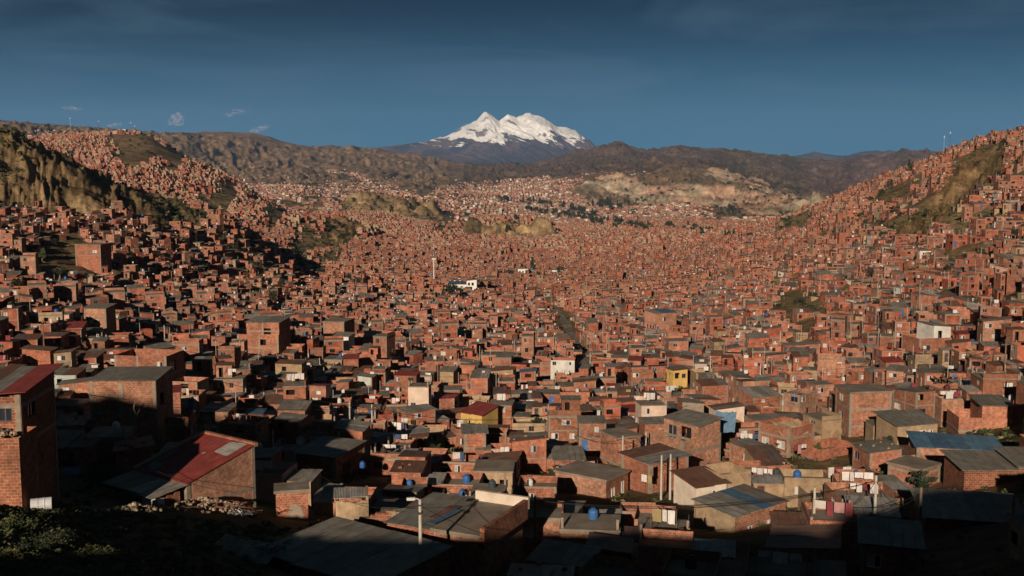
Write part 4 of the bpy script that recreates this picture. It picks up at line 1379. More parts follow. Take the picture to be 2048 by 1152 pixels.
hero('shack on an adobe base with a grey roof and white hung sheets', 1793, 917, 103, 12, 4.0, 3.6,
     [B(x0=0, x1=4.0, y0=0, y1=3.6, z1=3.0, base=3, slope=(.02, .10), mats=('sheet_grey', 'sheet_rust'), mat='adobe', r=.3, frame=0, over=.3, ops={'f': [(.9, 1.4, 1.7, 2.4, 'win'), (2.2, 2.9, 1.5, 2.5, 'white'), (3.1, 3.6, 1.5, 2.5, 'white')]})], 20, 'the adobe-based shack')
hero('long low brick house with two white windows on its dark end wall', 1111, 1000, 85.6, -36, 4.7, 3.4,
     [B(x0=0, x1=4.7, y0=0, y1=3.4, z1=2.3, base=3, slope=(0, .02), mats=('slab',), roof='slab', r=.9, frame=0, ops={'r': [(.6, 1.4, .3, 1.6, 'white'), (2.2, 2.8, .7, 1.8, 'white')]}, sides={'r': 'brick_weathered'})], 21, 'the long white-windowed house')  # shade of the right end wall put into its colour by darker brick
hero('pale adobe house with a plastered front and one small blue-white window', 1392, 1022, 78, 24, 4.6, 3.0,
     [B(x0=0, x1=2.6, y0=0, y1=3, z1=1.75, base=2, slope=(0, .12), mats=('sheet_rust',), mat='plaster', r=.02, frame=0, ops={'f': [(1.1, 1.75, .7, 1.35, 'white')]}), B(x0=2.62, x1=5.2, y0=.6, y1=3.4, z1=2.2, base=2, roof='open', mat='adobe', r=.4, frame=0)], 22, 'the pale adobe house', name='adobe_house')
hero('bright yellow house with a covered balcony among the brick roofs', 1346, 778, None, 20, 2.5, 2.2,
     [B(x0=0, x1=2.5, y0=0, y1=2.2, z1=2.9, base=3, slope=(.05, 0), mats=('sheet_rust',), mat='yellow_paint', r=.2, frame=0, ops={'f': [(.3, 1.1, 1.6, 2.5, 'void'), (1.5, 2.2, 1.6, 2.3, 'win')], 'l': [(.6, 1.4, 1.5, 2.3, 'void')]})], 23, 'the bright yellow house')
hero('small house with mustard yellow front wall under a steep maroon roof', 922, 858, None, -32, 2.9, 3.4,
     [B(x0=0, x1=2.9, y0=0, y1=3.4, z1=2.0, base=3, slope=(-.05, .16), mats=('sheet_red', 'sheet_grey'), mat='yellow_paint', r=.8, frame=0, over=.15, sides={'l': 'plaster', 'r': 'yellow_paint'})], 24, 'the mustard-fronted house')
hero('tall plain brick house with two thin light posts before it', 1300, 1000, 85, 32, 3.9, 3.6,
     [B(x0=0, x1=3.9, y0=0, y1=3.6, z1=2.9, base=3, slope=(.04, .02), mats=('sheet_grey', 'sheet_rust'), r=.3, frame=2, mid_cols=True, ops={'f': [(.3, .9, 1.6, 2.6, 'void')]})], 25, 'the post-fronted house')
hero('brick house with one small square white window high on its lit wall', 1236, 945, 99, 26, 2.4, 3.2,
     [B(x0=0, x1=2.4, y0=0, y1=3.2, z1=3.1, base=3, slope=(0, .02), roof='slab', r=.7, frame=1, levels=[.6], mid_cols=False, ops={'f': [(.9, 1.4, 1.5, 2.1, 'white')]})], 26, 'the one-windowed house')
hero('two-storey brick house with three small windows and a grey flat roof', 929, 928, 101, 4, 2.0, 2.8,
     [B(x0=0, x1=2.0, y0=0, y1=2.8, z1=2.9, base=3, slope=(0, .05), mats=('sheet_grey',), r=.2, frame=2, levels=[1.4], mid_cols=False, ops={'f': [(.35, .75, .45, .95, 'win'), (1.2, 1.6, 1.0, 1.35, 'win'), (1.2, 1.6, .2, .6, 'win')]})], 27, 'the three-windowed house')
hero('large two-block brick house casting a long dark shadow to its right', 476, 722, None, -8, 7.2, 6.0,
     [B(x0=0, x1=7.2, y0=0, y1=6, z1=4.6, base=3, roof='open', r=.5, levels=[2.2], ops={'f': [(4, 5, 2.8, 3.8, 'void')]}), B(x0=1.5, x1=7.18, y0=.5, y1=5.95, z1=6.6, base=0, z0=3.8, slope=(0, .05), mats=('sheet_grey',), r=.5, frame=1, ops={'f': [(3, 4.2, 4.6, 5.6, 'void')]})], 28, 'the big two-block house')
hero('tall brick block with three pale floor bands beside a whitewashed room', 648, 706, None, -14, 4.2, 5.2,
     [B(x0=0, x1=4.2, y0=0, y1=5.2, z1=6.0, base=3, roof='slab', r=.8, levels=[1.8, 3.6]), B(x0=3.0, x1=6.4, y0=-3.2, y1=-.3, z1=3.9, base=4, mat='white_paint', slope=(0, .1), mats=('sheet_grey',), r=.2, frame=0, ops={'f': [(1.2, 1.7, 2.6, 3.1, 'win')]})], 29, 'the banded block')
hero('big square four-part brick house high on the shaded left slope', 152, 532, None, -6, 7.0, 6.0,
     [B(x0=0, x1=7.0, y0=0, y1=6, z1=5.6, base=3, roof='slab', r=.1, levels=[2.7], ops={'f': [(4.6, 6.0, 3.4, 4.4, 'win')]})], 30, 'the four-part house')
hero('brick house with a framed pale window band on its front', 170, 668, None, -3, 3.6, 3.6,
     [B(x0=0, x1=3.6, y0=0, y1=3.6, z1=4.2, base=3, slope=(0, .06), mats=('sheet_grey',), r=.9, levels=[2.5], mid_cols=False, ops={'f': [(.7, 2.2, 1.75, 2.4, 'white')]})], 31, 'the window-band house')
hero('wide brick house with laundry and blue door behind the beam-crossed house', 232, 790, None, -8, 6.2, 4.6,
     [B(x0=0, x1=6.2, y0=0, y1=4.6, z1=4.6, base=3, roof='open', r=.4, levels=[2.3], ops={'f': [(5.0, 5.8, 2.5, 4.0, 'win')], 'r': [(.8, 2.4, 2.6, 3.8, 'win'), (.8, 2.4, .2, 1.6, 'void')]})], 32, 'the laundry-hung house')
hero('long white building with arched openings, half hidden by dark trees', 897, 584, None, 0, 12, 7,
     [B(x0=0, x1=8, y0=0, y1=7, z1=3.4, base=5, slope=(0, .06), mats=('sheet_blue',), mat='white_paint', r=.2, frame=0), B(x0=8.05, x1=12.5, y0=0, y1=7, z1=5.0, base=5, mat='white_paint', r=.9, frame=0, slope=(.1, 0), mats=('sheet_grey',), ops={'f': [(.6, 1.5, 2.9, 4.2, 'void'), (2.2, 3.2, 2.9, 4.2, 'void')]})], 33, 'the white building', name='white_building', cat='building')
hero('cream villa with three dark arched windows standing among trees', 1036, 556, None, 0, 6, 6,
     [B(x0=0, x1=5.8, y0=0, y1=6, z1=5.2, base=5, mat='white_paint', r=.05, frame=0, roof='slab', ops={'f': [(.6, 1.5, 2.9, 4.0, 'void'), (2.4, 3.3, 2.9, 4.0, 'void'), (4.1, 5.0, 2.9, 4.0, 'void'), (1.5, 2.4, .7, 1.8, 'void'), (3.6, 4.4, .7, 1.8, 'void')]})], 34, 'the cream villa', name='villa', cat='house')
hero('long white two-storey block with a row of dark windows beside the cream villa', 1072, 556, None, 0, 12, 6,
     [B(x0=0, x1=12, y0=0, y1=6, z1=4.4, base=5, mat='white_paint', r=.9, frame=0, roof='slab', ops={'f': [(.5 + k * 1.4, 1.3 + k * 1.4, 2.6, 3.6, 'void') for k in range(8)] + [(.5 + k * 1.4, 1.3 + k * 1.4, .5, 1.5, 'void') for k in range(8)]})], 35, 'the white two-storey block', name='white_building', cat='building')
hero('pale blue-grey annex between the cream villa and the white block', 1056, 552, None, 0, 4, 4,
     [B(x0=0, x1=4.2, y0=0, y1=4, z1=3.4, base=5, mat='tarp_blue', r=.2, frame=0, roof='slab')], 36, None, name='annex', cat='building')
hero('house with cream upper room and balcony on brick lower storey', 1838, 716, None, 14, 4.4, 4.2,
     [B(x0=0, x1=5.2, y0=0, y1=4.4, z1=2.8, base=4, roof='open', r=.4, ops={'f': [(.6, 1.8, 1.0, 1.8, 'win')]}), B(x0=2.4, x1=5.18, y0=.2, y1=4.3, z1=4.6, base=0, z0=2.0, mat='plaster', r=.5, frame=0, slope=(-.1, 0), mats=('sheet_grey',), ops={'f': [(.7, 1.4, 2.6, 3.8, 'void')]})], 37, 'the cream upper room')
hero('grey-green plastered house front with tall windows on the valley floor', 1310, 668, None, 24, 6.0, 5.0,
     [B(x0=0, x1=6.0, y0=0, y1=5, z1=5.0, base=3, slope=(0, .05), mats=('sheet_blue', 'sheet_grey'), r=.8, frame=1, levels=[2.4], sides={'l': 'plaster'}, ops={'l': [(1, 1.8, .4, 2.0, 'void'), (2.4, 3.2, .4, 2.0, 'void'), (3.6, 4.4, .4, 2.0, 'void')], 'f': [(2, 3, 3, 4, 'win')]})], 38, 'the plaster-fronted house')

# ------------------------------------------------------------------ the rest of the city
def density(u, d, x, y):
    n = fbm(x / 90, y / 90, 301, 3)
    n2 = fbm(x / (d * .05 + 8), y / (d * .08 + 8), 302, 3)
    n3 = fbm(x / (d * .012 + 3), y / (d * .02 + 3), 303, 2)
    de = np.full(u.shape, 0.95) - .35 * np.clip(n3, 0, 1) - .25 * sstep(d, 230, 900) * np.clip(n3 + .1, 0, 1)
    ub = u
    u = u + 60 * n2 * (d > 1500)
    d0_ = d
    d = d * (1 + .10 * n * (d > 1500))
    slope_r = sstep(u, 1480, 1700) * sstep(d, 130, 300) * (1 - sstep(d, 1050, 1150))
    de = de - slope_r * (1 - .6 * sstep(d, 650, 800)) * (0.30 + 1.7 * np.clip(n2 + .1, 0, 1) + .5 * np.clip(n, 0, 1))
    slope_l = (1 - sstep(u, 380, 520)) * sstep(d, 220, 330) * (1 - sstep(d, 900, 1000))
    de = de - slope_l * (0.16 + 1.1 * np.clip(n2, 0, 1))
    de = de - (1 - sstep(u, 480, 640)) * sstep(d, 1100, 1300) * (0.12 + 1.5 * np.clip(n2, 0, 1))
    de = de - 0.8 * sstep(n2, .22, .45) * (.45 + .55 * sstep(d, 350, 600))
    de = np.where((u < 470) & (d > 470) & (d < 1000) & (u < 60 + (d - 300) * .9 + 200), de * .85, de)
    de = np.where((u < 640) & (d > 2040), np.where(d < 2300, 0.4, np.where((u > 380) & (d > 2600) & (d < 4300), .35 - 1.2 * np.clip(n2, -.1, 1), 0.02)), de)
    de = np.where((u < 200) & (d > 1500) & (d <= 2040), de * .55, de)
    far = (d > 2450) & (u >= 640) & (u < 900)
    de = np.where(far, 0.50 - 1.2 * np.clip(n2, -.2, 1) - .4 * sstep(d, 3600, 4600), de)
    de = np.where((u > 1180) & (d > 3300), 0.03, de)
    de = np.where((u >= 900) & (u <= 1180) & (d > 3300), .62 - .55 * sstep(d, 3900, 5400) - 1.1 * np.clip(n2, 0, 1), de)
    de = np.where((u > 1480) & (d > 1120), np.where((u < 1600) & (d < 2400), .7, 0), de)
    de = np.where(u > 1640, np.where(d > 1050, 0, de), de)
    de = np.where(d > 5600, 0, de)
    de = np.where((u < 520) & (d < 78), 0, de)
    return de

STREETS = [[(1175, 750), (1150, 690), (1130, 640), (1085, 600), (1060, 575)],
           [(900, 522), (1060, 504), (1200, 507), (1330, 492), (1400, 500)]]
ST_PTS = []
def lay_streets():
    for k, pl in enumerate(STREETS):
        W = [hit(u, v, 60)[:2] for u, v in pl]
        P = []
        for (a, b) in zip(W[:-1], W[1:]):
            n = max(2, int(math.hypot(b[0] - a[0], b[1] - a[1]) / 2.0))
            P += [(a[0] + (b[0] - a[0]) * i / n, a[1] + (b[1] - a[1]) * i / n) for i in range(n)]
        P = np.array(P)
        for _ in range(6):
            P[1:-1] = (P[:-2] + P[1:-1] * 2 + P[2:]) / 4
        hw = (1.3, 3.5)[k]
        ST_PTS.append((P, hw))
        T = np.gradient(P, axis=0)
        T /= np.linalg.norm(T, axis=1)[:, None]
        N = np.stack([-T[:, 1], T[:, 0]], 1)
        zc = terrain_h(P[:, 0], P[:, 1], False)
        m = MB()
        rows = [(P[:, 0] + N[:, 0] * o, P[:, 1] + N[:, 1] * o) for o in (-hw, 0, hw)]
        zz = [np.maximum(terrain_h(r[0], r[1], False), zc) + .12 for r in rows]
        for i in range(len(P) - 1):
            for j in range(2):
                q = [(rows[j][0][i], rows[j][1][i], zz[j][i]), (rows[j][0][i + 1], rows[j][1][i + 1], zz[j][i + 1]), (rows[j + 1][0][i + 1], rows[j + 1][1][i + 1], zz[j + 1][i + 1]), (rows[j + 1][0][i], rows[j + 1][1][i], zz[j + 1][i])]
                m.face([tuple(map(float, a)) for a in q][::-1], 'slab', .2)
        o = obj('street', m)
        tag(o, None, None, None, 'structure')
lay_streets()
def on_street(x, y, pad=1.8):
    x, y = np.atleast_1d(x), np.atleast_1d(y)
    bad = np.zeros(x.shape, bool)
    for P, hw in ST_PTS:
        for i in range(0, len(P), 2):
            bad |= (x - P[i, 0]) ** 2 + (y - P[i, 1]) ** 2 < (hw + pad) ** 2
    return bad

def cells(dmin, dmax, step, seed):
    rs = np.random.RandomState(seed)
    X, Y = np.meshgrid(np.arange(-dmax * .62, dmax * .62, step), np.arange(dmin * .8, dmax, step))
    X = (X + (rs.rand(*X.shape) - .5) * step * .5).ravel()
    Y = (Y + (rs.rand(*Y.shape) - .5) * step * .5).ravel()
    d = np.hypot(X, Y)
    u = col_of(np.arctan2(X, Y))
    k = (d >= dmin) & (d < dmax) & (u > -260) & (u < 2300)
    X, Y, d, u = X[k], Y[k], d[k], u[k]
    p = rs.rand(len(X))
    cm = cliff_mask(u, d, X, Y)
    bad = np.zeros(len(X), bool)
    for c, m in zip(CLIFFS, cm):
        if c[2] not in ('brown', 'dark', 'purple'):
            bad |= m
    if dmin < 1500:
        bad |= on_street(X, Y, 1.8 if dmin < 400 else 2.6)
    k = (p < density(u, d, X, Y)) & ~bad
    return X[k], Y[k], d[k], u[k]

def yaw_field(x, y):
    return R(38) * fbm(np.asarray(x) / 120, np.asarray(y) / 120, 401, 2)

# near: every house is built on its own; the 300 that show largest are things
NEAR_D = 190
SH = 0.62
Xn, Yn, dn, un = cells(47, NEAR_D, 3.15, 7)
rg = random.Random(42)
Gn = terrain_h(Xn, Yn, False)
order = np.argsort(dn + np.array([rg.random() * 8 for _ in dn]))
near = []
for i in order:
    x, y, d, u = float(Xn[i]), float(Yn[i]), float(dn[i]), float(un[i])
    w, dp = 2.05 + 2.2 * rg.random() ** 1.4, 2.0 + 1.5 * rg.random()
    yaw = float(yaw_field(x, y)) + (rg.random() - .5) * .35
    if rg.random() < .12:
        yaw += (rg.random() - .5) * 1.2
    near_o = [o for o in OBB if abs(o[0] - x) < 11 and abs(o[1] - y) < 11]
    c = obb(x, y, w, dp, yaw)
    if any(clash(c, o, 0.1) for o in near_o):
        w, dp = w * .7, dp * .75
        c = obb(x, y, w, dp, yaw)
        if min(w, dp) < 1.7 or any(clash(c, o, 0.05) for o in near_o):
            continue
    gzz = float(Gn[i])
    low = d < 82
    if hides(x, y, gzz, w, 1.6 if low else 3.4):
        low = True
        if hides(x, y, gzz, w, 1.7):
            continue
    OBB.append(c)
    near.append([x, y, d, u, w, dp, yaw, low])
gz = terrain_h(np.array([n[0] for n in near]), np.array([n[1] for n in near]), False)
near_z = gz - 0.2 + np.array([rg.random() * .9 - .2 for _ in near])
N_OWN = 300 - 38
def score(i):
    x, y, d, u, w, dp, yaw, low = near[i]
    uu, vv = project(x, y, near_z[i] + 2)
    return (w + 2) / d if -15 < uu < 2063 and vv < 1165 else -1
own = sorted(range(len(near)), key=score, reverse=True)[:N_OWN]
own_set = set(own)
own_first = set(own[:80])
ROOFTOPS = []
stuff_list = []
for i, (x, y, d, u, w, dp, yaw, low) in enumerate(near):
    rr = random.Random(1000 + i)
    H = gen_house(rr, w / SH, dp / SH, 2, None, low, i not in own_set, i in own_first)
    z = float(near_z[i])
    if i in own_set:
        wd = H.words
        base = f"{wd['st']} {wd['wall']} house with {wd['roof']}{wd['extra']}"
        o = H.emit('adobe_house' if 'adobe' in wd['wall'] else 'brick_house', base, 'house', (x, y, z), yaw, 'houses packed on the near slopes', SH)
        reg(o, base, (x, y, z + 2), 'house')
        for s_ in H.spots:
            if s_:
                ROOFTOPS.append((x, y, z, yaw, tuple(q * SH for q in s_), i))
    else:
        stuff_list.append((H.merged(), x, y, z, yaw))
print('near', len(near), 'own', len(own), 'dist of last', near[own[-1]][2])

def place(A, xs, ys, zs, yaws, sc, r):
    n = len(xs)
    v = A['v'][None] * sc[:, None, :]
    c, s = np.cos(yaws)[:, None], np.sin(yaws)[:, None]
    out = np.empty((n,) + A['v'].shape, np.float32)
    out[..., 0] = v[..., 0] * c - v[..., 1] * s + xs[:, None]
    out[..., 1] = v[..., 0] * s + v[..., 1] * c + ys[:, None]
    out[..., 2] = v[..., 2] + zs[:, None]
    return dict(v=out.reshape(-1, 3), n=np.tile(A['n'], n), m=np.tile(A['m'], n), uv=np.tile(A['uv'], (n, 1)), r=((A['r'][None] + r[:, None]) % 1.0).ravel().astype(np.float32))

def concat(L):
    return {k: np.concatenate([a[k] for a in L]) for k in ('v', 'n', 'm', 'uv', 'r')}

parts_ = []
for A, x, y, z, yaw in stuff_list:
    parts_.append(place(A, np.array([x]), np.array([y]), np.array([z]), np.array([yaw]), np.full((1, 3), SH), np.zeros(1)))

def far_template(rng, k):
    """walls, a shallow roof and near-black quads painted as openings: a house some pixels wide"""
    m = MB()
    w, dp, h = 6.5, 6.0, rng.choice((2.8, 3.4, 5.0, 5.4, 6.4))
    wm = 'brick_far' if rng.random() < (.58 if k else .25) else 'brick_pale'
    q = rng.random()
    if q < (.07 if k else .05): wm = 'plaster'
    elif q < (.08 if k else .04): wm = 'white_paint'
    elif q < .16: wm = 'adobe'
    x0, x1, y0, y1 = -w / 2, w / 2, -dp / 2, dp / 2
    s = (rng.random() - .4) * .8
    c = [(x0, y0, h), (x1, y0, h), (x1, y1, h + s), (x0, y1, h + s)]
    for i in range(4):
        a, b = c[i], c[(i + 1) % 4]
        m.face([(a[0], a[1], -5), (b[0], b[1], -5), b, a], wm, 0)
    rt = rng.choice(('sheet_grey', 'sheet_grey', 'sheet_rust', 'slab', 'slab', 'sheet_grey', 'sheet_red' if rng.random() < .3 else 'slab', 'sheet_pale' if rng.random() < .25 else 'sheet_rust'))
    o = .2
    m.prism([(x0 - o, y0 - o, h + .08), (x1 + o, y0 - o, h + .08), (x1 + o, y1 + o, h + s + .08), (x0 - o, y1 + o, h + s + .08)], .1, rt, rng.random())
    if k:
        for st in range(1 if h < 4 else 2):
            x = x0 + .6
            while x < x1 - 1.4:
                if rng.random() < .55:
                    m.face([(x, y0 - .02, st * 2.5 + .9), (x + 1, y0 - .02, st * 2.5 + .9), (x + 1, y0 - .02, st * 2.5 + 2.0), (x, y0 - .02, st * 2.5 + 2.0)], 'opening_shade_paint', 0)  # shade of an opening painted on as a dark quad
                x += 1.5 + rng.random()
        if rng.random() < .5:
            xm = x0 + rng.random() * w * .5
            m.box(xm, xm + w * .45, y0 + 1.5, y1 - .2, h, h + 2.2, wm, .2, False)
        if rng.random() < .3:
            m.box(x1, x1 + 2.2, y0 + .5, y1 - 1, -4, 2.0, wm, .4, False)
    return m.arrays()

rs = np.random.RandomState(5)
near_T = [gen_house(random.Random(300 + k), 5.6, 5.0, 2, None, False, True).merged() for k in range(40)]
mid_T = [gen_house(random.Random(500 + k), 5.8, 5.2, 1, None, False, True).merged() for k in range(34)]
far_T = [far_template(random.Random(900 + k), True) for k in range(24)]
vfar_T = [far_template(random.Random(1900 + k), False) for k in range(30)]
tot = len(stuff_list)
for (d0, d1, step, TT_, sc0, sc1) in ((NEAR_D, 430, 3.5, near_T, .36, .70), (430, 950, 4.2, mid_T, .43, .78), (950, 2100, 5.9, far_T, .52, .92), (2100, 5600, 10.5, vfar_T, .78, 1.4)):
    X, Y, d, u = cells(d0, d1, step, int(d0))
    Z = terrain_h(X, Y, False) - .7 + 1.3 * (rs.rand(len(X)) - .3)
    yw = yaw_field(X, Y) + (rs.rand(len(X)) - .5) * .5 + (rs.rand(len(X)) < .12) * (rs.rand(len(X)) - .5) * 1.6
    sel = rs.randint(0, len(TT_), len(X))
    sc = sc0 + (sc1 - sc0) * rs.rand(len(X), 3) ** 1.3
    sc *= (1 + .22 * sstep(u, 1500, 1750) * (d > 300))[:, None]
    sc[:, 2] = (0.85 + .5 * rs.rand(len(X))) * {NEAR_D: .60, 430: .62, 950: .74, 2100: .85}[d0]
    # keep clear of the named houses
    ok = np.ones(len(X), bool)
    for o_ in OBB[:38]:
        ok &= np.hypot(X - o_[0], Y - o_[1]) > o_[2] + 5
    for k in range(len(TT_)):
        s_ = (sel == k) & ok
        if s_.any():
            parts_.append(place(TT_[k], X[s_], Y[s_], Z[s_], yw[s_], sc[s_], rs.rand(int(s_.sum()))))
    tot += int(ok.sum())
A_ = concat(parts_)
print('stuff houses', tot, 'faces', len(A_['n']))
hs = bpy.data.objects.new('packed_houses', mesh_from('packed_houses', A_))
C.objects.link(hs)
tag(hs, 'thousands of small brick houses filling the valley and far slopes', 'houses', kind='stuff')

# ------------------------------------------------------------------ street lamp, poles and cables
def street_lamp():
    x, y, z = at(842, 1215, 49.5)
    t = thing('street_lamp', 'pale concrete street lamp post with a short curved arm, foremost in the picture', 'street lamp', (x, y, z), R(8))
    m = MB(); m.tube([(0, 0, -1), (0, 0, 5.2)], [.11, .07], 'pole_concrete', .5, 10); obj('post', m, t)
    m = MB(); m.tube([(0, 0, 5.1), (-.08, -.05, 5.23), (-.25, -.1, 5.29)], .03, 'white_metal', 0, 6); obj('arm', m, t)
    m = MB()
    m.box(-.62, -.22, -.17, -.03, 5.23, 5.33, 'white_metal', 0)
    m.box(-.60, -.26, -.155, -.045, 5.2, 5.23, 'curtain', 1)
    obj('lamp_head', m, t)
    m = MB(); m.box(-.1, .14, -.12, .12, 4.5, 4.6, 'dark_metal', 0); m.box(-.1, .14, -.12, .12, 4.9, 4.96, 'dark_metal', 0); obj('bracket', m, t)
    LM['the foremost lamp post'] = project(x, y, z + 2.5)
    return (x, y, z + 4.9)
lamp_top = street_lamp()
POLES = [(548, 948, 868), (745, 905, 812), (90, 735, 650), (372, 795, 752), (987, 800, 745), (573, 712, 674), (1277, 950, 884), (1291, 940, 888), (1245, 950, 915),
         (1748, 1075, 975), (1837, 1110, 1005), (1626, 1100, 1052), (1600, 835, 812), (1420, 765, 715), (2008, 765, 692), (1520, 775, 735), (42, 905, 775), (1835, 860, 822),
         (1400, 860, 815), (1105, 890, 845), (700, 870, 832), (330, 700, 655), (1695, 700, 662), (1180, 745, 712), (820, 700, 672), (470, 640, 612), (1900, 640, 600), (640, 760, 722),
         (1322, 1000, 948), (1340, 998, 955), (1070, 1110, 1040), (1560, 700, 672), (230, 640, 600), (1790, 760, 722), (960, 850, 812)]
tops = []
for k, (u, vb, vt) in enumerate(POLES):
    x, y, d = hit(u, vb, 45)
    z = ray(u, vb)[1] * d
    h = max(3.5, (vb - vt) / F_PX * d + .3)
    if k == 0:
        t = thing('power_pole', 'thin post painted red on its lower half, beside the grey roofs', 'utility pole', (x, y, z), 0)
        m = MB(); m.tube([(0, 0, -1), (0, 0, h * .55)], .07, 'red_paint', .5, 8); obj('painted_base', m, t)
        m = MB(); m.tube([(0, 0, h * .55), (0, 0, h)], .06, 'pole_concrete', .5, 8); obj('pole_shaft', m, t)
        LM['the red-based post'] = project(x, y, z + h / 2)
        tops.append((x, y, z + h - .1))
    else:
        mat = 'wood' if k % 4 == 2 else 'pole_concrete'
        tops.append(power_pole(x, y, z, h, ('brown wooden' if mat == 'wood' else 'pale concrete') + ' utility pole', k * .7, mat, h > 4.2))
x, y, d = hit(868, 568, 60)
t = thing('flood_mast', 'tall white floodlight mast standing alone on the valley floor', 'mast', (x, y, ray(868, 568)[1] * d), 0)
h = 52 / F_PX * d
m = MB(); m.tube([(0, 0, -1), (0, 0, h)], [.38, .25], 'white_metal', 0, 8); obj('post', m, t)
m = MB(); m.box(-1.0, 1.0, -.15, .15, h - .7, h, 'white_metal', 0); obj('lamp_bar', m, t)
for (p, q, s_, lab) in ((lamp_top, at(1060, 1092, 50), .25, 'black cable running from the lamp post to the lower right'), (tops[0], at(415, 880, 74), .5, 'black cable from the red-based post towards the red roof'),
                        (tops[0], at(700, 985, 66), .5, 'black cable from the red-based post down to the sheds'), (lamp_top, at(690, 1000, 64), .3, 'black cable from the lamp post to the adobe shed'),
                        (tops[10], tops[11], .8, 'black cable between the two poles in the lower right shadow'), (at(240, 905, 68), at(470, 985, 62), .4, 'black cable crossing above the red roof'),
                        (tops[6], tops[8], .3, 'black cable between pale poles near the one-windowed house'), (at(1140, 1035, 70), at(1445, 1060, 66), .5, 'black cable low across the lower right roofs'),
                        (tops[15], tops[13], .6, 'black cable between poles by the bright yellow house'), (at(0, 690 + 60, 100), tops[16], .4, 'black cable reaching the left edge pole'),
                        (at(560, 1010, 70), at(660, 1055, 60), .3, 'black cable above the smeared brick stub')):
    cable(p, q, s_, lab, .014 if p[1] < 90 else .02)

rc = random.Random(9)
done = set()
for i in range(1, len(tops)):
    p = tops[i]
    if math.hypot(p[0], p[1]) > 230 or POLES[i][2] > 1090: continue
    js = sorted((j for j in range(1, len(tops)) if j != i), key=lambda j: (tops[j][0] - p[0]) ** 2 + (tops[j][1] - p[1]) ** 2)[:2]
    for j in js:
        if (min(i, j), max(i, j)) in done or math.hypot(tops[j][0] - p[0], tops[j][1] - p[1]) > 60: continue
        done.add((min(i, j), max(i, j)))
        cable(p, tops[j], .5 + rc.random(), 'thin black cable slung between two poles', .018)

# ------------------------------------------------------------------ tanks, washing, dishes and tarpaulins
tb, cs0 = at(635, 894, 91)[:3], None
tank(at(635, 897, 90.5), 'blue_metal', .3, 'blue plastic water tank standing on the wide grey roof beside the lamp post', s=.62)
tank(at(725, 935, 84), 'blue_metal', .3, 'blue water tank half hidden at the right side of the blue-tank house', s=.5)
tank(at(355, 852, 97), 'blue_metal', .0, 'dark blue water tank in shadow behind the red-roofed house', s=.85)
rt_ = random.Random(77)
rt_.shuffle(ROOFTOPS)
kk = 0
for (hx, hy, hz, yaw, (sx_, sy_, sz, sw, sdp), i) in ROOFTOPS:
    c, s = math.cos(yaw), math.sin(yaw)
    def wp(lx, ly): return (hx + c * lx - s * ly, hy + s * lx + c * ly, hz + sz)
    q = rt_.random()
    if q < .30:
        p = wp(sx_ + (rt_.random() - .5) * sw * .5, sy_ + sdp * .22)
        col = rt_.choice(('blue_metal', 'blue_metal', 'dark_metal', 'white_metal'))
        t = tank(p, col, rt_.random(), None, s=.5 + .15 * rt_.random())
        reg(t, {'blue_metal': 'blue', 'dark_metal': 'black', 'white_metal': 'pale'}[col] + ' plastic water tank on a flat roof', p, 'tank')
    elif q < .6 and sw > 2:
        L_ = min((sw - .4) / .62, 1.8 + rt_.random() * 2)
        p = wp(sx_ - L_ * .31, sy_ - sdp * .1)
        t = laundry(p[0], p[1], p[2], L_, yaw + (rt_.random() - .5) * .5, rt_, 5)
        reg(t, 'mixed washing on a flat roof', p, 'laundry')
    kk += 1
# washing at ground level between houses, where the photograph shows pale specks of cloth
for k, (u, v) in enumerate(((1280, 998), (1150, 970), (1470, 905), (1585, 935), (945, 905), (775, 880), (1395, 835), (1755, 745), (1100, 800), (1130, 760), (1500, 985), (1900, 830), (690, 790), (520, 790), (1200, 800), (1850, 690),
                            (1330, 800), (1040, 830), (850, 770), (1650, 735), (1700, 610), (1560, 600), (300, 745), (735, 645), (1500, 640), (1960, 830))):
    x, y, d = hit(u, v, 60)
    t = laundry(x, y, ray(u, v)[1] * d + .9, 2.4 + (k % 3) * .6, R((k * 37) % 60 - 30), rt_, 5)
    reg(t, 'mixed washing hung between houses', (x, y, ray(u, v)[1] * d), 'laundry')

def tarp(label, u, v, d, w, h, rz, tilt, mat, r, seed):
    rr = random.Random(seed)
    x, y, z = at(u, v, d)
    m = MB()
    N = 6
    pt = lambda i, j: (w * (i / N - .5), h * (j / N) * math.cos(tilt), h * (j / N) * math.sin(tilt) - .18 * math.sin(i / N * 3.14) * w * .3 + .05 * math.sin(i * 2.3 + j * 1.7 + seed))
    for i in range(N):
        for j in range(N):
            m.face([pt(i, j), pt(i + 1, j), pt(i + 1, j + 1), pt(i, j + 1)], mat, r)
            a, b, c_, e = pt(i, j + 1), pt(i + 1, j + 1), pt(i + 1, j), pt(i, j)
            m.face([(q[0], q[1], q[2] - .02) for q in (a, b, c_, e)], mat, r)
    o = obj('tarpaulin', m, None, (x, y, z), R(rz))
    return tag(o, label, 'tarpaulin')
tarp('slate blue tarpaulin hanging over a wall beside the terraced balcony house', 1448, 862, 104, 2.0, 2.0, -20, 1.0, 'tarp_blue', 0, 3)
tarp('crumpled tan tarpaulin heaped on the roof of the curtained two-storey house', 1590, 868, 104, 3.0, 2.0, 20, .5, 'adobe', .2, 4)
tarp('pale pinkish tarpaulin spread like a parasol behind the tower house', 1758, 803, 119, 2.2, 1.5, 10, .6, 'plaster', .3, 5)
tarp('cream tarpaulin slung between brick houses above the terraced balcony house', 1372, 862, 103, 1.9, 1.2, 10, .7, 'plaster', .02, 6)
tarp('maroon cloth hung beside white striped sheets at the right of the valley floor', 1505, 960, 88, .9, 1.3, 5, 1.5, 'cloth_maroon', .3, 7)
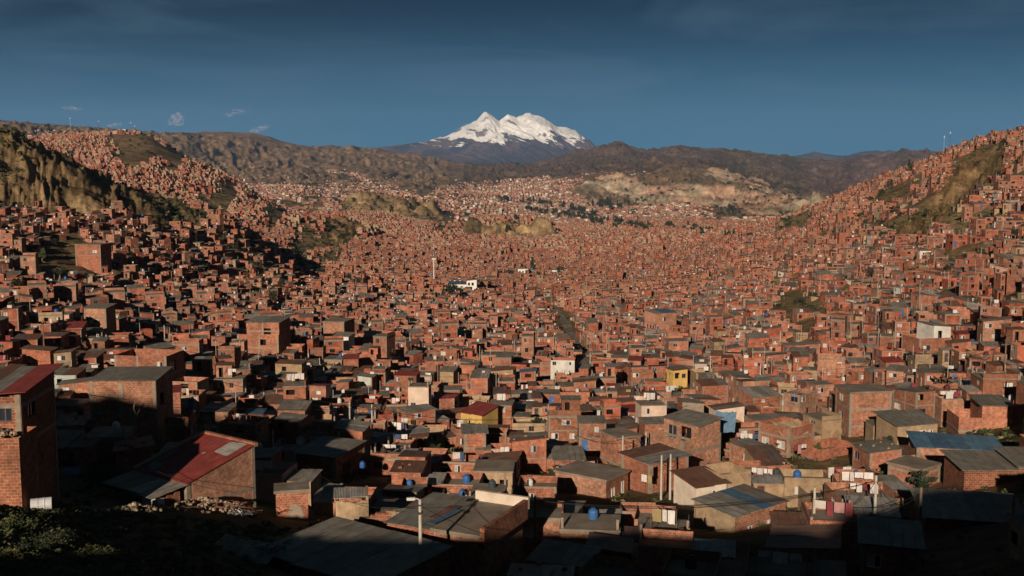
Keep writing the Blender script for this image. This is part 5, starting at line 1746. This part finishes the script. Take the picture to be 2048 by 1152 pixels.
tarp('white striped sheet hung beside the maroon cloth', 1482, 958, 88, .9, 1.2, 5, 1.5, 'cloth', .1, 8)
tarp('crumpled pale metal sheet lying in the dark at the bottom left', 470, 1118, 50, 3.4, 1.8, -20, .25, 'sheet_grey', .9, 9)
tarp('blue and white plastic sheet on the shaded roof left of the bank', 140, 948, 73, 1.1, .7, 10, .5, 'sheet_blue', .9, 10)

def dish(u, v, d, label, rz):
    x, y, z = at(u, v, d)
    t = thing('satellite_dish', label, 'satellite dish', (x, y, z), R(rz), 'satellite dishes')
    m = MB(); m.tube([(0, 0, -.5), (0, 0, .35)], .03, 'dark_metal', 0, 5); obj('mount', m, t)
    m = MB()
    prof = [(0, 0), (.18, .02), (.32, .07), (.42, .14)]
    for (r0, q0), (r1, q1) in zip(prof[:-1], prof[1:]):
        for k in range(12):
            a, b = k * math.pi / 6, (k + 1) * math.pi / 6
            f = lambda r_, q_, an: (r_ * math.cos(an), -q_ - .1, .45 + r_ * math.sin(an))
            m.face([f(r0, q0, a), f(r0, q0, b), f(r1, q1, b), f(r1, q1, a)], 'white_metal', .2)
    obj('dish_bowl', m, t)
dish(742, 800, 140, 'small white satellite dish on a wall above the blue-tank house', 10)
dish(1120, 868, 118, 'white satellite dish on a grey roof at the valley centre', -15)
dish(600, 890, 93, 'pale round satellite dish beside the blue tank', 30)

# ------------------------------------------------------------------ foreground ground things
def stones(name, label, u, v, d, spread, n, smin, smax, seed, cat='rubble heap', mat='stone'):
    rr = random.Random(seed)
    x, y, z = at(u, v, d)
    m = MB()
    for _ in range(n):
        a, q = rr.random() * 6.28, spread * rr.random() ** .6
        cx, cy = q * math.cos(a), q * math.sin(a) * .6
        cz = (1 - q / spread) * spread * .28
        s = smin + (smax - smin) * rr.random() ** 2
        P = []
        for dz in (-1, 1):
            for k in range(5):
                an = k * 1.257 + rr.random() * .5
                P.append((cx + s * math.cos(an) * (.8 + .4 * rr.random()) * (.8 if dz > 0 else 1), cy + s * math.sin(an) * (.8 + .4 * rr.random()) * (.8 if dz > 0 else 1), cz + s * .5 * dz))
        r_ = rr.random()
        for k in range(5):
            m.face([P[k], P[(k + 1) % 5], P[5 + (k + 1) % 5], P[5 + k]], mat, r_)
        m.face(P[5:], mat, r_)
    o = obj(name, m, None, (x, y, z))
    return tag(o, label, cat)
stones('rubble_heap', 'heap of tan broken earth lumps along the foot of the red-roofed house', 405, 1018, 65, 2.6, 260, .03, .15, 1)
stones('rubble_heap', 'small pile of stones and broken brick under the smeared brick stub', 600, 1068, 63, 1.4, 150, .03, .15, 2)
stones('rubble_heap', 'little heap of pale stones weighing down the wide dark sheets', 632, 1076, 53.6, .5, 45, .04, .12, 3, 'stone heap')
stones('rubble_heap', 'heap of bricks and rubble on the roofless room at the left edge', -20, 868, 59, 1.2, 60, .06, .2, 4)
stones('rubble_heap', 'sunlit clods of earth on the dark bank left of the red roof', 165, 1030, 60, 1.6, 150, .03, .16, 5)
stones('rubble_heap', 'scatter of tan clods between the red-roofed house and the dark slope', 270, 1022, 61, 1.5, 130, .03, .15, 6)
x, y, z = at(62, 1022, 57)
t = thing('oil_drum', 'pale ridged metal drum lying on the dark bank at the left', 'drum', (x, y, z), R(20))
m = MB()
for k in range(14):
    a, b = k * 2 * math.pi / 14, (k + 1) * 2 * math.pi / 14
    xs_ = [0, .3, .33, .36, .6, .63, .66, .95]
    rs_ = [.3, .3, .33, .3, .3, .33, .3, .3]
    for (x0, r0), (x1, r1) in zip(zip(xs_[:-1], rs_[:-1]), zip(xs_[1:], rs_[1:])):
        m.face([(x0, r0 * math.cos(b), .3 + r0 * math.sin(b)), (x1, r1 * math.cos(b), .3 + r1 * math.sin(b)), (x1, r1 * math.cos(a), .3 + r1 * math.sin(a)), (x0, r0 * math.cos(a), .3 + r0 * math.sin(a))], 'white_metal', .8)
obj('drum_body', m, t)
m = MB()
m.face([(-.0, .3 * math.cos(-k * .4488), .3 + .3 * math.sin(-k * .4488)) for k in range(14)], 'white_metal', .4)
m.face([(.95, .3 * math.cos(k * .4488), .3 + .3 * math.sin(k * .4488)) for k in range(14)], 'white_metal', .4)
obj('drum_end', m, t)

def bundle(u, v, d, label, seed):
    rr = random.Random(seed)
    x, y, z = at(u, v, d)
    m = MB()
    for _ in range(34):
        a, b = rr.random() * 6.28, rr.random() * .9
        p = Vector(((rr.random() - .5) * 1.2, (rr.random() - .5) * .6, rr.random() * .25))
        q = p + Vector((math.cos(a) * math.cos(b), math.sin(a) * math.cos(b), math.sin(b) * .6)) * (.3 + rr.random() * .5)
        m.tube([tuple(p), tuple((p + q) / 2 + Vector((0, 0, .1))), tuple(q)], .012 + .02 * rr.random(), rr.choice(('wood', 'white_metal', 'dark_metal', 'tarp_blue')), rr.random(), 4)
    o = obj('debris_bundle', m, None, (x, y, z))
    return tag(o, label, 'debris')
bundle(487, 1035, 63, 'tangle of wire and pale plastic scrap at the foot of the long brick wall', 8)
bundle(545, 1105, 50, 'tangle of sticks and cloth scraps beside the wide dark sheets', 9)

# yard wall that climbs in steps before the half slab roofed house
x, y, z = at(664, 1062, 58)
t = thing('yard_wall', 'rough brick yard wall with a stepped rising top, in front of the bowed shed', 'wall', (x, y, z), R(-8))
m = MB()
for k in range(11):
    a = k * .3
    m.box(a, a + .3, 0, .22, -2.5, .22 + .10 * k + .04 * ((k * 7) % 3), 'brick_weathered', .2)
obj('climbing_wall', m, t)
m = MB(); m.box(3.3, 3.55, -.04, .26, -2.5, 1.25, 'concrete', .3); obj('end_pier', m, t)
m = MB()
for k in range(6):
    m.box(3.56 + k * .25, 3.81 + k * .25, .02, .22, -2.5, 1.2 - .05 * k, 'adobe', .6)
obj('wall_return', m, t)

# bare tree before the beam-crossed house
x, y, z = at(272, 905, 83)
t = thing('bare_tree', 'leafless pale-barked tree with forked limbs before the beam-crossed house', 'tree', (x, y, z), 0)
m = MB(); m.tube([(0, 0, -1), (.05, 0, 1.0), (-.05, 0, 2.0), (.12, 0, 2.7), (.5, 0, 3.4), (.9, .1, 3.9)], [.14, .11, .09, .07, .05, .015], 'bark', .9, 7); obj('trunk', m, t)
for pth in ([(0, 0, 1.0), (-.8, .1, 1.25), (-1.8, .2, 1.5), (-3.2, .3, 1.45)], [(0, 0, 1.05), (.7, -.1, 1.3), (1.3, 0, 2.0), (1.6, 0, 3.2)], [(-.05, 0, 2.0), (-.3, 0, 2.6), (-.35, .1, 3.2)], [(.12, 0, 2.7), (-.05, 0, 3.3), (.1, 0, 3.8)]):
    m = MB(); m.tube(pth, [.075, .055, .035, .012][:len(pth)], 'bark', .8, 6); obj('limb', m, t)

# ------------------------------------------------------------------ trees
rt = random.Random(31)
TT3 = {}
def tree_template(kind, k, n, size, h=6.0):
    key = (kind, k, n)
    if key not in TT3:
        tr, cr = tree_mesh(random.Random(hash(k) + {'cone': 11, 'round': 22, 'loose': 33}[kind]), h, kind, n, size)
        TT3[key] = (mesh_from('trunk', tr.arrays()), mesh_from('crown', cr.arrays()), h)
    return TT3[key]
def plant(x, y, z, h, kind, k, label=None, group=None, near_=True):
    tm, cm, hh = tree_template(kind, k, 620 if near_ else 190, .26 if near_ else .5)
    t = thing('conifer_tree' if kind == 'cone' else 'leafy_tree', label, 'tree', (x, y, z), rt.random() * 6.28, group)
    for nm, me in (('trunk', tm), ('crown', cm)):
        o = bpy.data.objects.new(nm, me)
        C.objects.link(o)
        o.parent = t
    s = h / hh
    t.scale = (s * (.85 + .3 * rt.random()), s * (.85 + .3 * rt.random()), s)
    return t
TREES = [(1800, 885, 62, 'round'), (1775, 905, 40, 'round'), (868, 925, 40, 'round'), (880, 915, 30, 'loose'), (1190, 780, 18, 'round'), (1515, 832, 30, 'round'), (560, 600, 44, 'round'), (545, 612, 34, 'round'),
         (1065, 548, 34, 'cone'), (905, 606, 40, 'round'), (920, 598, 30, 'round'), (885, 604, 30, 'cone'), (1120, 552, 22, 'round'), (1075, 566, 24, 'round'), (1010, 560, 22, 'cone'), (1022, 558, 22, 'round'), (1250, 530, 16, 'round'), (1265, 532, 14, 'cone'), (1350, 610, 22, 'round'),
         (1372, 606, 18, 'round'), (1388, 604, 20, 'loose'), (700, 570, 26, 'round'), (712, 580, 30, 'round'), (690, 500, 24, 'cone'), (1650, 650, 20, 'round'), (1680, 640, 24, 'loose'), (1705, 640, 20, 'round'), (1490, 770, 22, 'loose'), (1638, 915, 26, 'loose'),
         (1818, 345, 24, 'cone'), (1776, 380, 20, 'cone'), (1782, 375, 16, 'cone'), (1762, 390, 14, 'round'), (1870, 640, 26, 'round'), (1840, 600, 22, 'loose'), (1960, 520, 24, 'round'), (2030, 480, 26, 'round'), (1995, 360, 18, 'round'), (2000, 300, 14, 'cone'),
         (60, 520, 34, 'round'), (85, 528, 30, 'loose'), (35, 600, 42, 'round'), (20, 640, 36, 'loose'), (120, 560, 30, 'round'), (330, 620, 24, 'round'), (390, 560, 26, 'round'), (415, 548, 20, 'cone'), (300, 640, 24, 'loose'),
         (200, 720, 30, 'loose'), (640, 700, 20, 'loose'), (780, 570, 18, 'round'), (470, 590, 26, 'round'), (820, 600, 20, 'round'), (960, 575, 18, 'round'), (1000, 560, 20, 'round'), (1130, 640, 14, 'loose'), (1560, 600, 16, 'round'), (1740, 560, 26, 'round'), (1620, 560, 18, 'round'),
         (1050, 860, 18, 'round'), (1000, 905, 20, 'loose'), (1420, 700, 16, 'loose'), (2030, 700, 30, 'round'), (1700, 800, 24, 'loose'), (1950, 620, 24, 'loose'), (450, 700, 24, 'round'), (600, 640, 22, 'round'), (100, 655, 30, 'round')]
for k, (u, v, hp, kind) in enumerate(TREES):
    x, y, d = hit(u, v, 55)
    z = float(terrain_h(np.array([x]), np.array([y]))[0]) - .2
    h = max(1.6, hp / F_PX * d)
    t = plant(x, y, z, h, kind, k % 7, None, 'trees among the houses', True)
    reg(t, {'cone': 'dark pointed conifer', 'round': 'dark bushy round tree', 'loose': 'olive green loose-leaved tree'}[kind], (x, y, z + h / 2), 'tree')
# the belts of dark trees in the far city
BELTS = [([(1060, 425), (1130, 436), (1180, 446), (1250, 455), (1300, 462)], 62), ([(1180, 440), (1260, 452), (1340, 460), (1400, 470), (1470, 476)], 60), ([(1000, 402), (1060, 408), (1105, 414)], 22), ([(1120, 418), (1150, 424)], 10),
         ([(1160, 430), (1190, 436)], 12), ([(1180, 412), (1245, 418)], 20), ([(1440, 425), (1480, 430)], 14), ([(1400, 470), (1500, 478)], 16), ([(1005, 470), (1040, 440)], 8)]
for (pts, n) in BELTS:
    for k in range(n):
        f = rt.random() * (len(pts) - 1)
        i = min(int(f), len(pts) - 2)
        u = pts[i][0] + (pts[i + 1][0] - pts[i][0]) * (f - i) + rt.gauss(0, 7)
        v = pts[i][1] + (pts[i + 1][1] - pts[i][1]) * (f - i) + rt.gauss(0, 3)
        x, y, d = hit(u, v, 700)
        z = ground(x, y) - .5
        kind = rt.choice(('cone', 'round', 'round'))
        plant(x, y, z, (7 + 9 * rt.random()) * d / 2000, kind, rt.randrange(5), 'dark green ' + ('pointed conifer' if kind == 'cone' else 'rounded tree') + ' in the tree belts across the far city', 'trees in the belts across the far city', False)

# bushes on the dark bank in front, one by one
BM = [mesh_from('bush', bush_mb(random.Random(k), 1.0, 700, 'leaf_dark' if k % 2 else 'leaf', .04).arrays()) for k in range(5)]
for k, (u, v, s) in enumerate(((20, 1060, 1.5), (60, 1100, 1.4), (25, 1130, 1.3), (110, 1080, 1.2), (240, 1028, 1.1), (320, 1020, 1.0), (520, 1065, 1.1), (180, 1120, 1.3), (300, 1090, 1.0), (390, 1100, .9), (85, 1035, 1.0), (215, 1070, .9), (10, 1010, 1.2), (440, 1075, .9), (1790, 900, 1.6),
                                (1600, 975, 1.5), (1640, 985, 1.6), (1570, 985, 1.2), (1680, 970, 1.4), (1500, 1010, .9), (1620, 945, 1.2), (1660, 880, 1.3))):
    x, y, d = hit(u, v, 18)
    z = ground(x, y)
    o = bpy.data.objects.new('bush', BM[k % 5])
    C.objects.link(o)
    o.location = (x, y, z)
    s *= .75 if k < 14 else 1.0
    o.scale = (s, s, s * .7)
    o.rotation_euler = (0, 0, rt.random() * 6)
    tag(o, None, 'bush', 'bushes on the earth banks')
    reg(o, 'olive green bush on the earth bank' if k % 5 % 2 == 0 else 'dark green bush on the earth bank', (x, y, z), 'bush')

# scrub and dry grass nobody could count
def scrub():
    rs_ = np.random.RandomState(77)
    T = []
    for k in range(6):
        r_ = random.Random(60 + k)
        m = MB()
        cs = [((r_.random() - .5) * .9, (r_.random() - .5) * .9, .15, .45) for _ in range(4)]
        leaf_cloud(m, r_, cs, 26, .26, 'dry_grass' if k % 2 else 'leaf', .7)
        T.append(m.arrays())
    xs, ys, sc = [], [], []
    for k in range(3):
        r_ = random.Random(90 + k)
        m = MB()
        cs = [((r_.random() - .5) * .8, (r_.random() - .5) * .8, .3 + .5 * r_.random(), .35) for _ in range(7)]
        leaf_cloud(m, r_, cs, 70, .16, 'leaf_dark', .8)
        T.append(m.arrays())
    dark = []
    for (d0, d1, n, s0) in ((14, 62, 9000, .28), (62, 330, 11000, .7), (330, 1100, 21000, 1.4), (330, 1101, 14000, 1.3), (1100, 2600, 9000, 3.0), (70, 330, 1600, 1.4), (330, 1200, 5200, 2.3), (1000, 2400, 5000, 4.2), (2400, 5200, 4200, 8.5)):
        a = R(-29) + R(58) * rs_.rand(n)
        d = np.sqrt(d0 ** 2 + (d1 ** 2 - d0 ** 2) * rs_.rand(n))
        x, y = d * np.sin(a), d * np.cos(a)
        nn = fbm(x / (d * .06 + 5), y / (d * .1 + 5), 500, 3)
        u = col_of(a)
        side = np.where((u < 700) | (u > 1480) | (d < 70), .35, -.05)
        big = n in (1600, 5200, 5000, 4200)
        k = rs_.rand(n) < np.clip((.2 if big else .35) + side + nn * 1.4, 0, 1)
        if d1 == 1101:
            k &= (u > 1480) | (u < 600)
        if d1 > 2500:
            k &= (u > 600) & (u < 1600)
        if d1 < 70:
            k &= (u < 560) | (rs_.rand(n) < .2)
        xs.append(x[k]); ys.append(y[k]); sc.append(s0 * (.6 + .9 * rs_.rand(int(k.sum())))); dark.append(np.full(int(k.sum()), big))
    x, y, s = map(np.concatenate, (xs, ys, sc))
    z = terrain_h(x, y)
    dark = np.concatenate(dark)
    sel = np.where(dark, rs_.randint(6, 9, len(x)), rs_.randint(0, 6, len(x)))
    L = []
    for k in range(9):
        m = sel == k
        L.append(place(T[k], x[m], y[m], z[m], rs_.rand(int(m.sum())) * 6.28, np.repeat(s[m][:, None], 3, 1) * np.array([1, 1, .8]), rs_.rand(int(m.sum()))))
    o = bpy.data.objects.new('scrub', mesh_from('scrub', concat(L)))
    C.objects.link(o)
    tag(o, 'dry grass tufts and low scrub on the banks and slopes', kind='stuff')
scrub()

# masts on the skyline
for (u, vb, vt, d, lab) in ((141, 254, 234, 5600, 'white lattice mast on the left skyline, the brightest of the masts'), (262, 262, 243, 5600, 'tall thin mast on the skyline above the hillside crest'), (270, 262, 250, 5600, 'short mast just right of the tall thin skyline mast'),
                            (198, 256, 240, 5600, 'dark thin mast between the two taller skyline masts'), (1900, 285, 262, 820, 'dark thin mast on the right hand ridge'), (1888, 290, 270, 800, 'pale short mast on the right hand ridge')):
    x, y, z = at(u, vb, d)
    z = ground(x, y) - 2
    h = (ray(u, vt)[1] * d) - z
    t = thing('radio_mast', lab, 'radio mast', (x, y, z), 0)
    k = d / F_PX
    m = MB(); m.tube([(0, 0, -2), (0, 0, h)], [.26 * k, .14 * k], 'white_metal' if 'white' in lab or 'pale' in lab else 'dark_metal', .2, 5); obj('mast', m, t)
    m = MB(); m.lathe(0, 0, [(0, h * .88), (.9 * k, h * .9), (.9 * k, h * .95), (0, h * .97)], 'white_metal', .2, 6); obj('antenna_drum', m, t)

# ------------------------------------------------------------------ small evening clouds
def mat_cloud():
    m = bpy.data.materials.new('cloud_white')
    m.use_nodes = True
    t = m.node_tree
    for n in list(t.nodes): t.nodes.remove(n)
    o = t.nodes.new("ShaderNodeOutputMaterial")
    mixs = t.nodes.new("ShaderNodeMixShader")
    tr = t.nodes.new("ShaderNodeBsdfTransparent")
    df = t.nodes.new("ShaderNodeBsdfDiffuse")
    df.inputs[0].default_value = (.45, .44, .46, 1)
    lw = node(t, "ShaderNodeLayerWeight", Blend=.5)
    g = t.nodes.new("ShaderNodeTexCoord")
    nzz = noise(t, 1.3, g.outputs['Object'], 4, .55, .4)
    a1 = ramp(t, lw.outputs['Facing'], [(0.10, (1, 1, 1)), (0.70, (0, 0, 0))])
    a2 = ramp(t, nzz, [(0.32, (0, 0, 0)), (0.75, (1, 1, 1))])
    mul = mixc(t, 'MULTIPLY', 1.0, a1, a2)
    mm = node(t, "ShaderNodeMath")
    mm.operation = 'MULTIPLY'
    t.links.new(mul, mm.inputs[0])
    mm.inputs[1].default_value = .5
    t.links.new(mm.outputs[0], mixs.inputs[0])
    t.links.new(tr.outputs[0], mixs.inputs[1])
    t.links.new(df.outputs[0], mixs.inputs[2])
    t.links.new(mixs.outputs[0], o.inputs[0])
    return m
CM = mat_cloud()
def cloud(u, v, w, h, rot, label, seed):
    D = 26000
    x, y, z = at(u, v, D)
    us = np.linspace(0, 2 * np.pi, 65)
    vs = np.linspace(0, np.pi, 33)
    A, Bv = np.meshgrid(us, vs)
    px, py, pz = np.cos(A) * np.sin(Bv), np.sin(A) * np.sin(Bv), np.cos(Bv)
    n = fbm(px * 1.6 + pz * 1.1 + seed, py * 1.6 - pz * .9, seed, 4)
    r_ = 1 + .55 * n
    k = D / F_PX
    X, Y, Z = px * r_, py * r_, pz * r_
    o = grid_mesh('cloud', X, Y, Z, CM, np.ones((X.size, 3)))
    o.location = (x, y, z)
    o.scale = (w / 2 * k, w / 2 * k, h / 2 * k)
    o.rotation_euler = (0, -R(rot), 0)
    tag(o, label, 'cloud')
cloud(352, 240, 34, 24, 32, 'brightest small white cloud, above the left hand hillside', 3)
cloud(470, 226, 46, 13, 12, 'flat thin cloud higher up, right of the brightest cloud', 5)
cloud(518, 258, 36, 16, 15, 'small puff of cloud just over the far plateau edge', 8)
cloud(230, 250, 28, 10, 5, 'faint low cloud behind the skyline masts', 12)
cloud(143, 217, 34, 10, -8, 'faint wisp of cloud at the upper left', 14)
cloud(925, 258, 30, 14, 25, 'faint cloud scrap beside the left shoulder of the snow mountain', 16)

# ------------------------------------------------------------------ air
def haze(density):
    m = MB()
    m.box(-9500, 9500, -3000, 16800, -420, 790, 'concrete', 0)
    A = m.arrays()
    me = mesh_from('haze', A)
    hm = bpy.data.materials.new('thin_haze')
    hm.use_nodes = True
    t = hm.node_tree
    for n in list(t.nodes): t.nodes.remove(n)
    o = t.nodes.new("ShaderNodeOutputMaterial")
    pv = node(t, "ShaderNodeVolumePrincipled", Density=density, Anisotropy=0.0)
    pv.inputs['Color'].default_value = (0.34, 0.60, 0.98, 1)
    t.links.new(pv.outputs[0], o.inputs['Volume'])
    me.materials.clear()
    me.materials.append(hm)
    ob = bpy.data.objects.new('haze', me)
    C.objects.link(ob)
    tag(ob, 'thin blue evening haze over the whole valley', kind='stuff')
haze(2.7e-5)

# ------------------------------------------------------------------ labels that single each thing out
NUM = ['', 'second ', 'third ', 'fourth ', 'fifth ', 'sixth ', 'seventh ', 'eighth ', 'ninth ', 'tenth ', 'eleventh ', 'twelfth ', 'thirteenth ', 'fourteenth ', 'fifteenth ', 'sixteenth ', 'seventeenth ', 'eighteenth ', 'nineteenth ', 'twentieth ', 'twenty-first ', 'twenty-second ', 'twenty-third ', 'twenty-fourth ']
def finish_labels():
    groups = {}
    for e in REG:
        e.append(project(e[2], e[3], e[4]))
        best = min(LM.items(), key=lambda kv: (kv[1][0] - e[6][0]) ** 2 + 2.2 * (kv[1][1] - e[6][1]) ** 2)
        du, dv = e[6][0] - best[1][0], e[6][1] - best[1][1]
        if abs(du) > abs(dv) * 1.3:
            side = 'right of' if du > 0 else 'left of'
        elif dv < 0:
            side = 'above'
        else:
            side = 'below'
        groups.setdefault((e[1], best[0], side), []).append((math.hypot(du, dv), e))
    seen = set()
    for (base, land, side), L in groups.items():
        L.sort(key=lambda q: q[0])
        for k, (_, e) in enumerate(L):
            if len(L) == 1:
                lab = f"{base}, {side} {land}"
            else:
                lab = f"{base}, {NUM[k] if k else 'nearest '}{side} {land}"
            if len(lab.split()) > 16:
                lab = lab.replace('on a flat roof', 'on roof').replace('one-storey ', 'low ').replace('two-storey', 'two-floor')
            if len(lab.split()) > 16:
                lab = lab.replace(' sheet roof', ' roof').replace(' and a rooftop room', '').replace(' and a lean-to', ' and lean-to')
            if len(lab.split()) > 16:
                lab = lab.replace('the ', '')
            e[0]['label'] = lab
            if lab in seen:
                print('DUP', lab)
            seen.add(lab)
finish_labels()
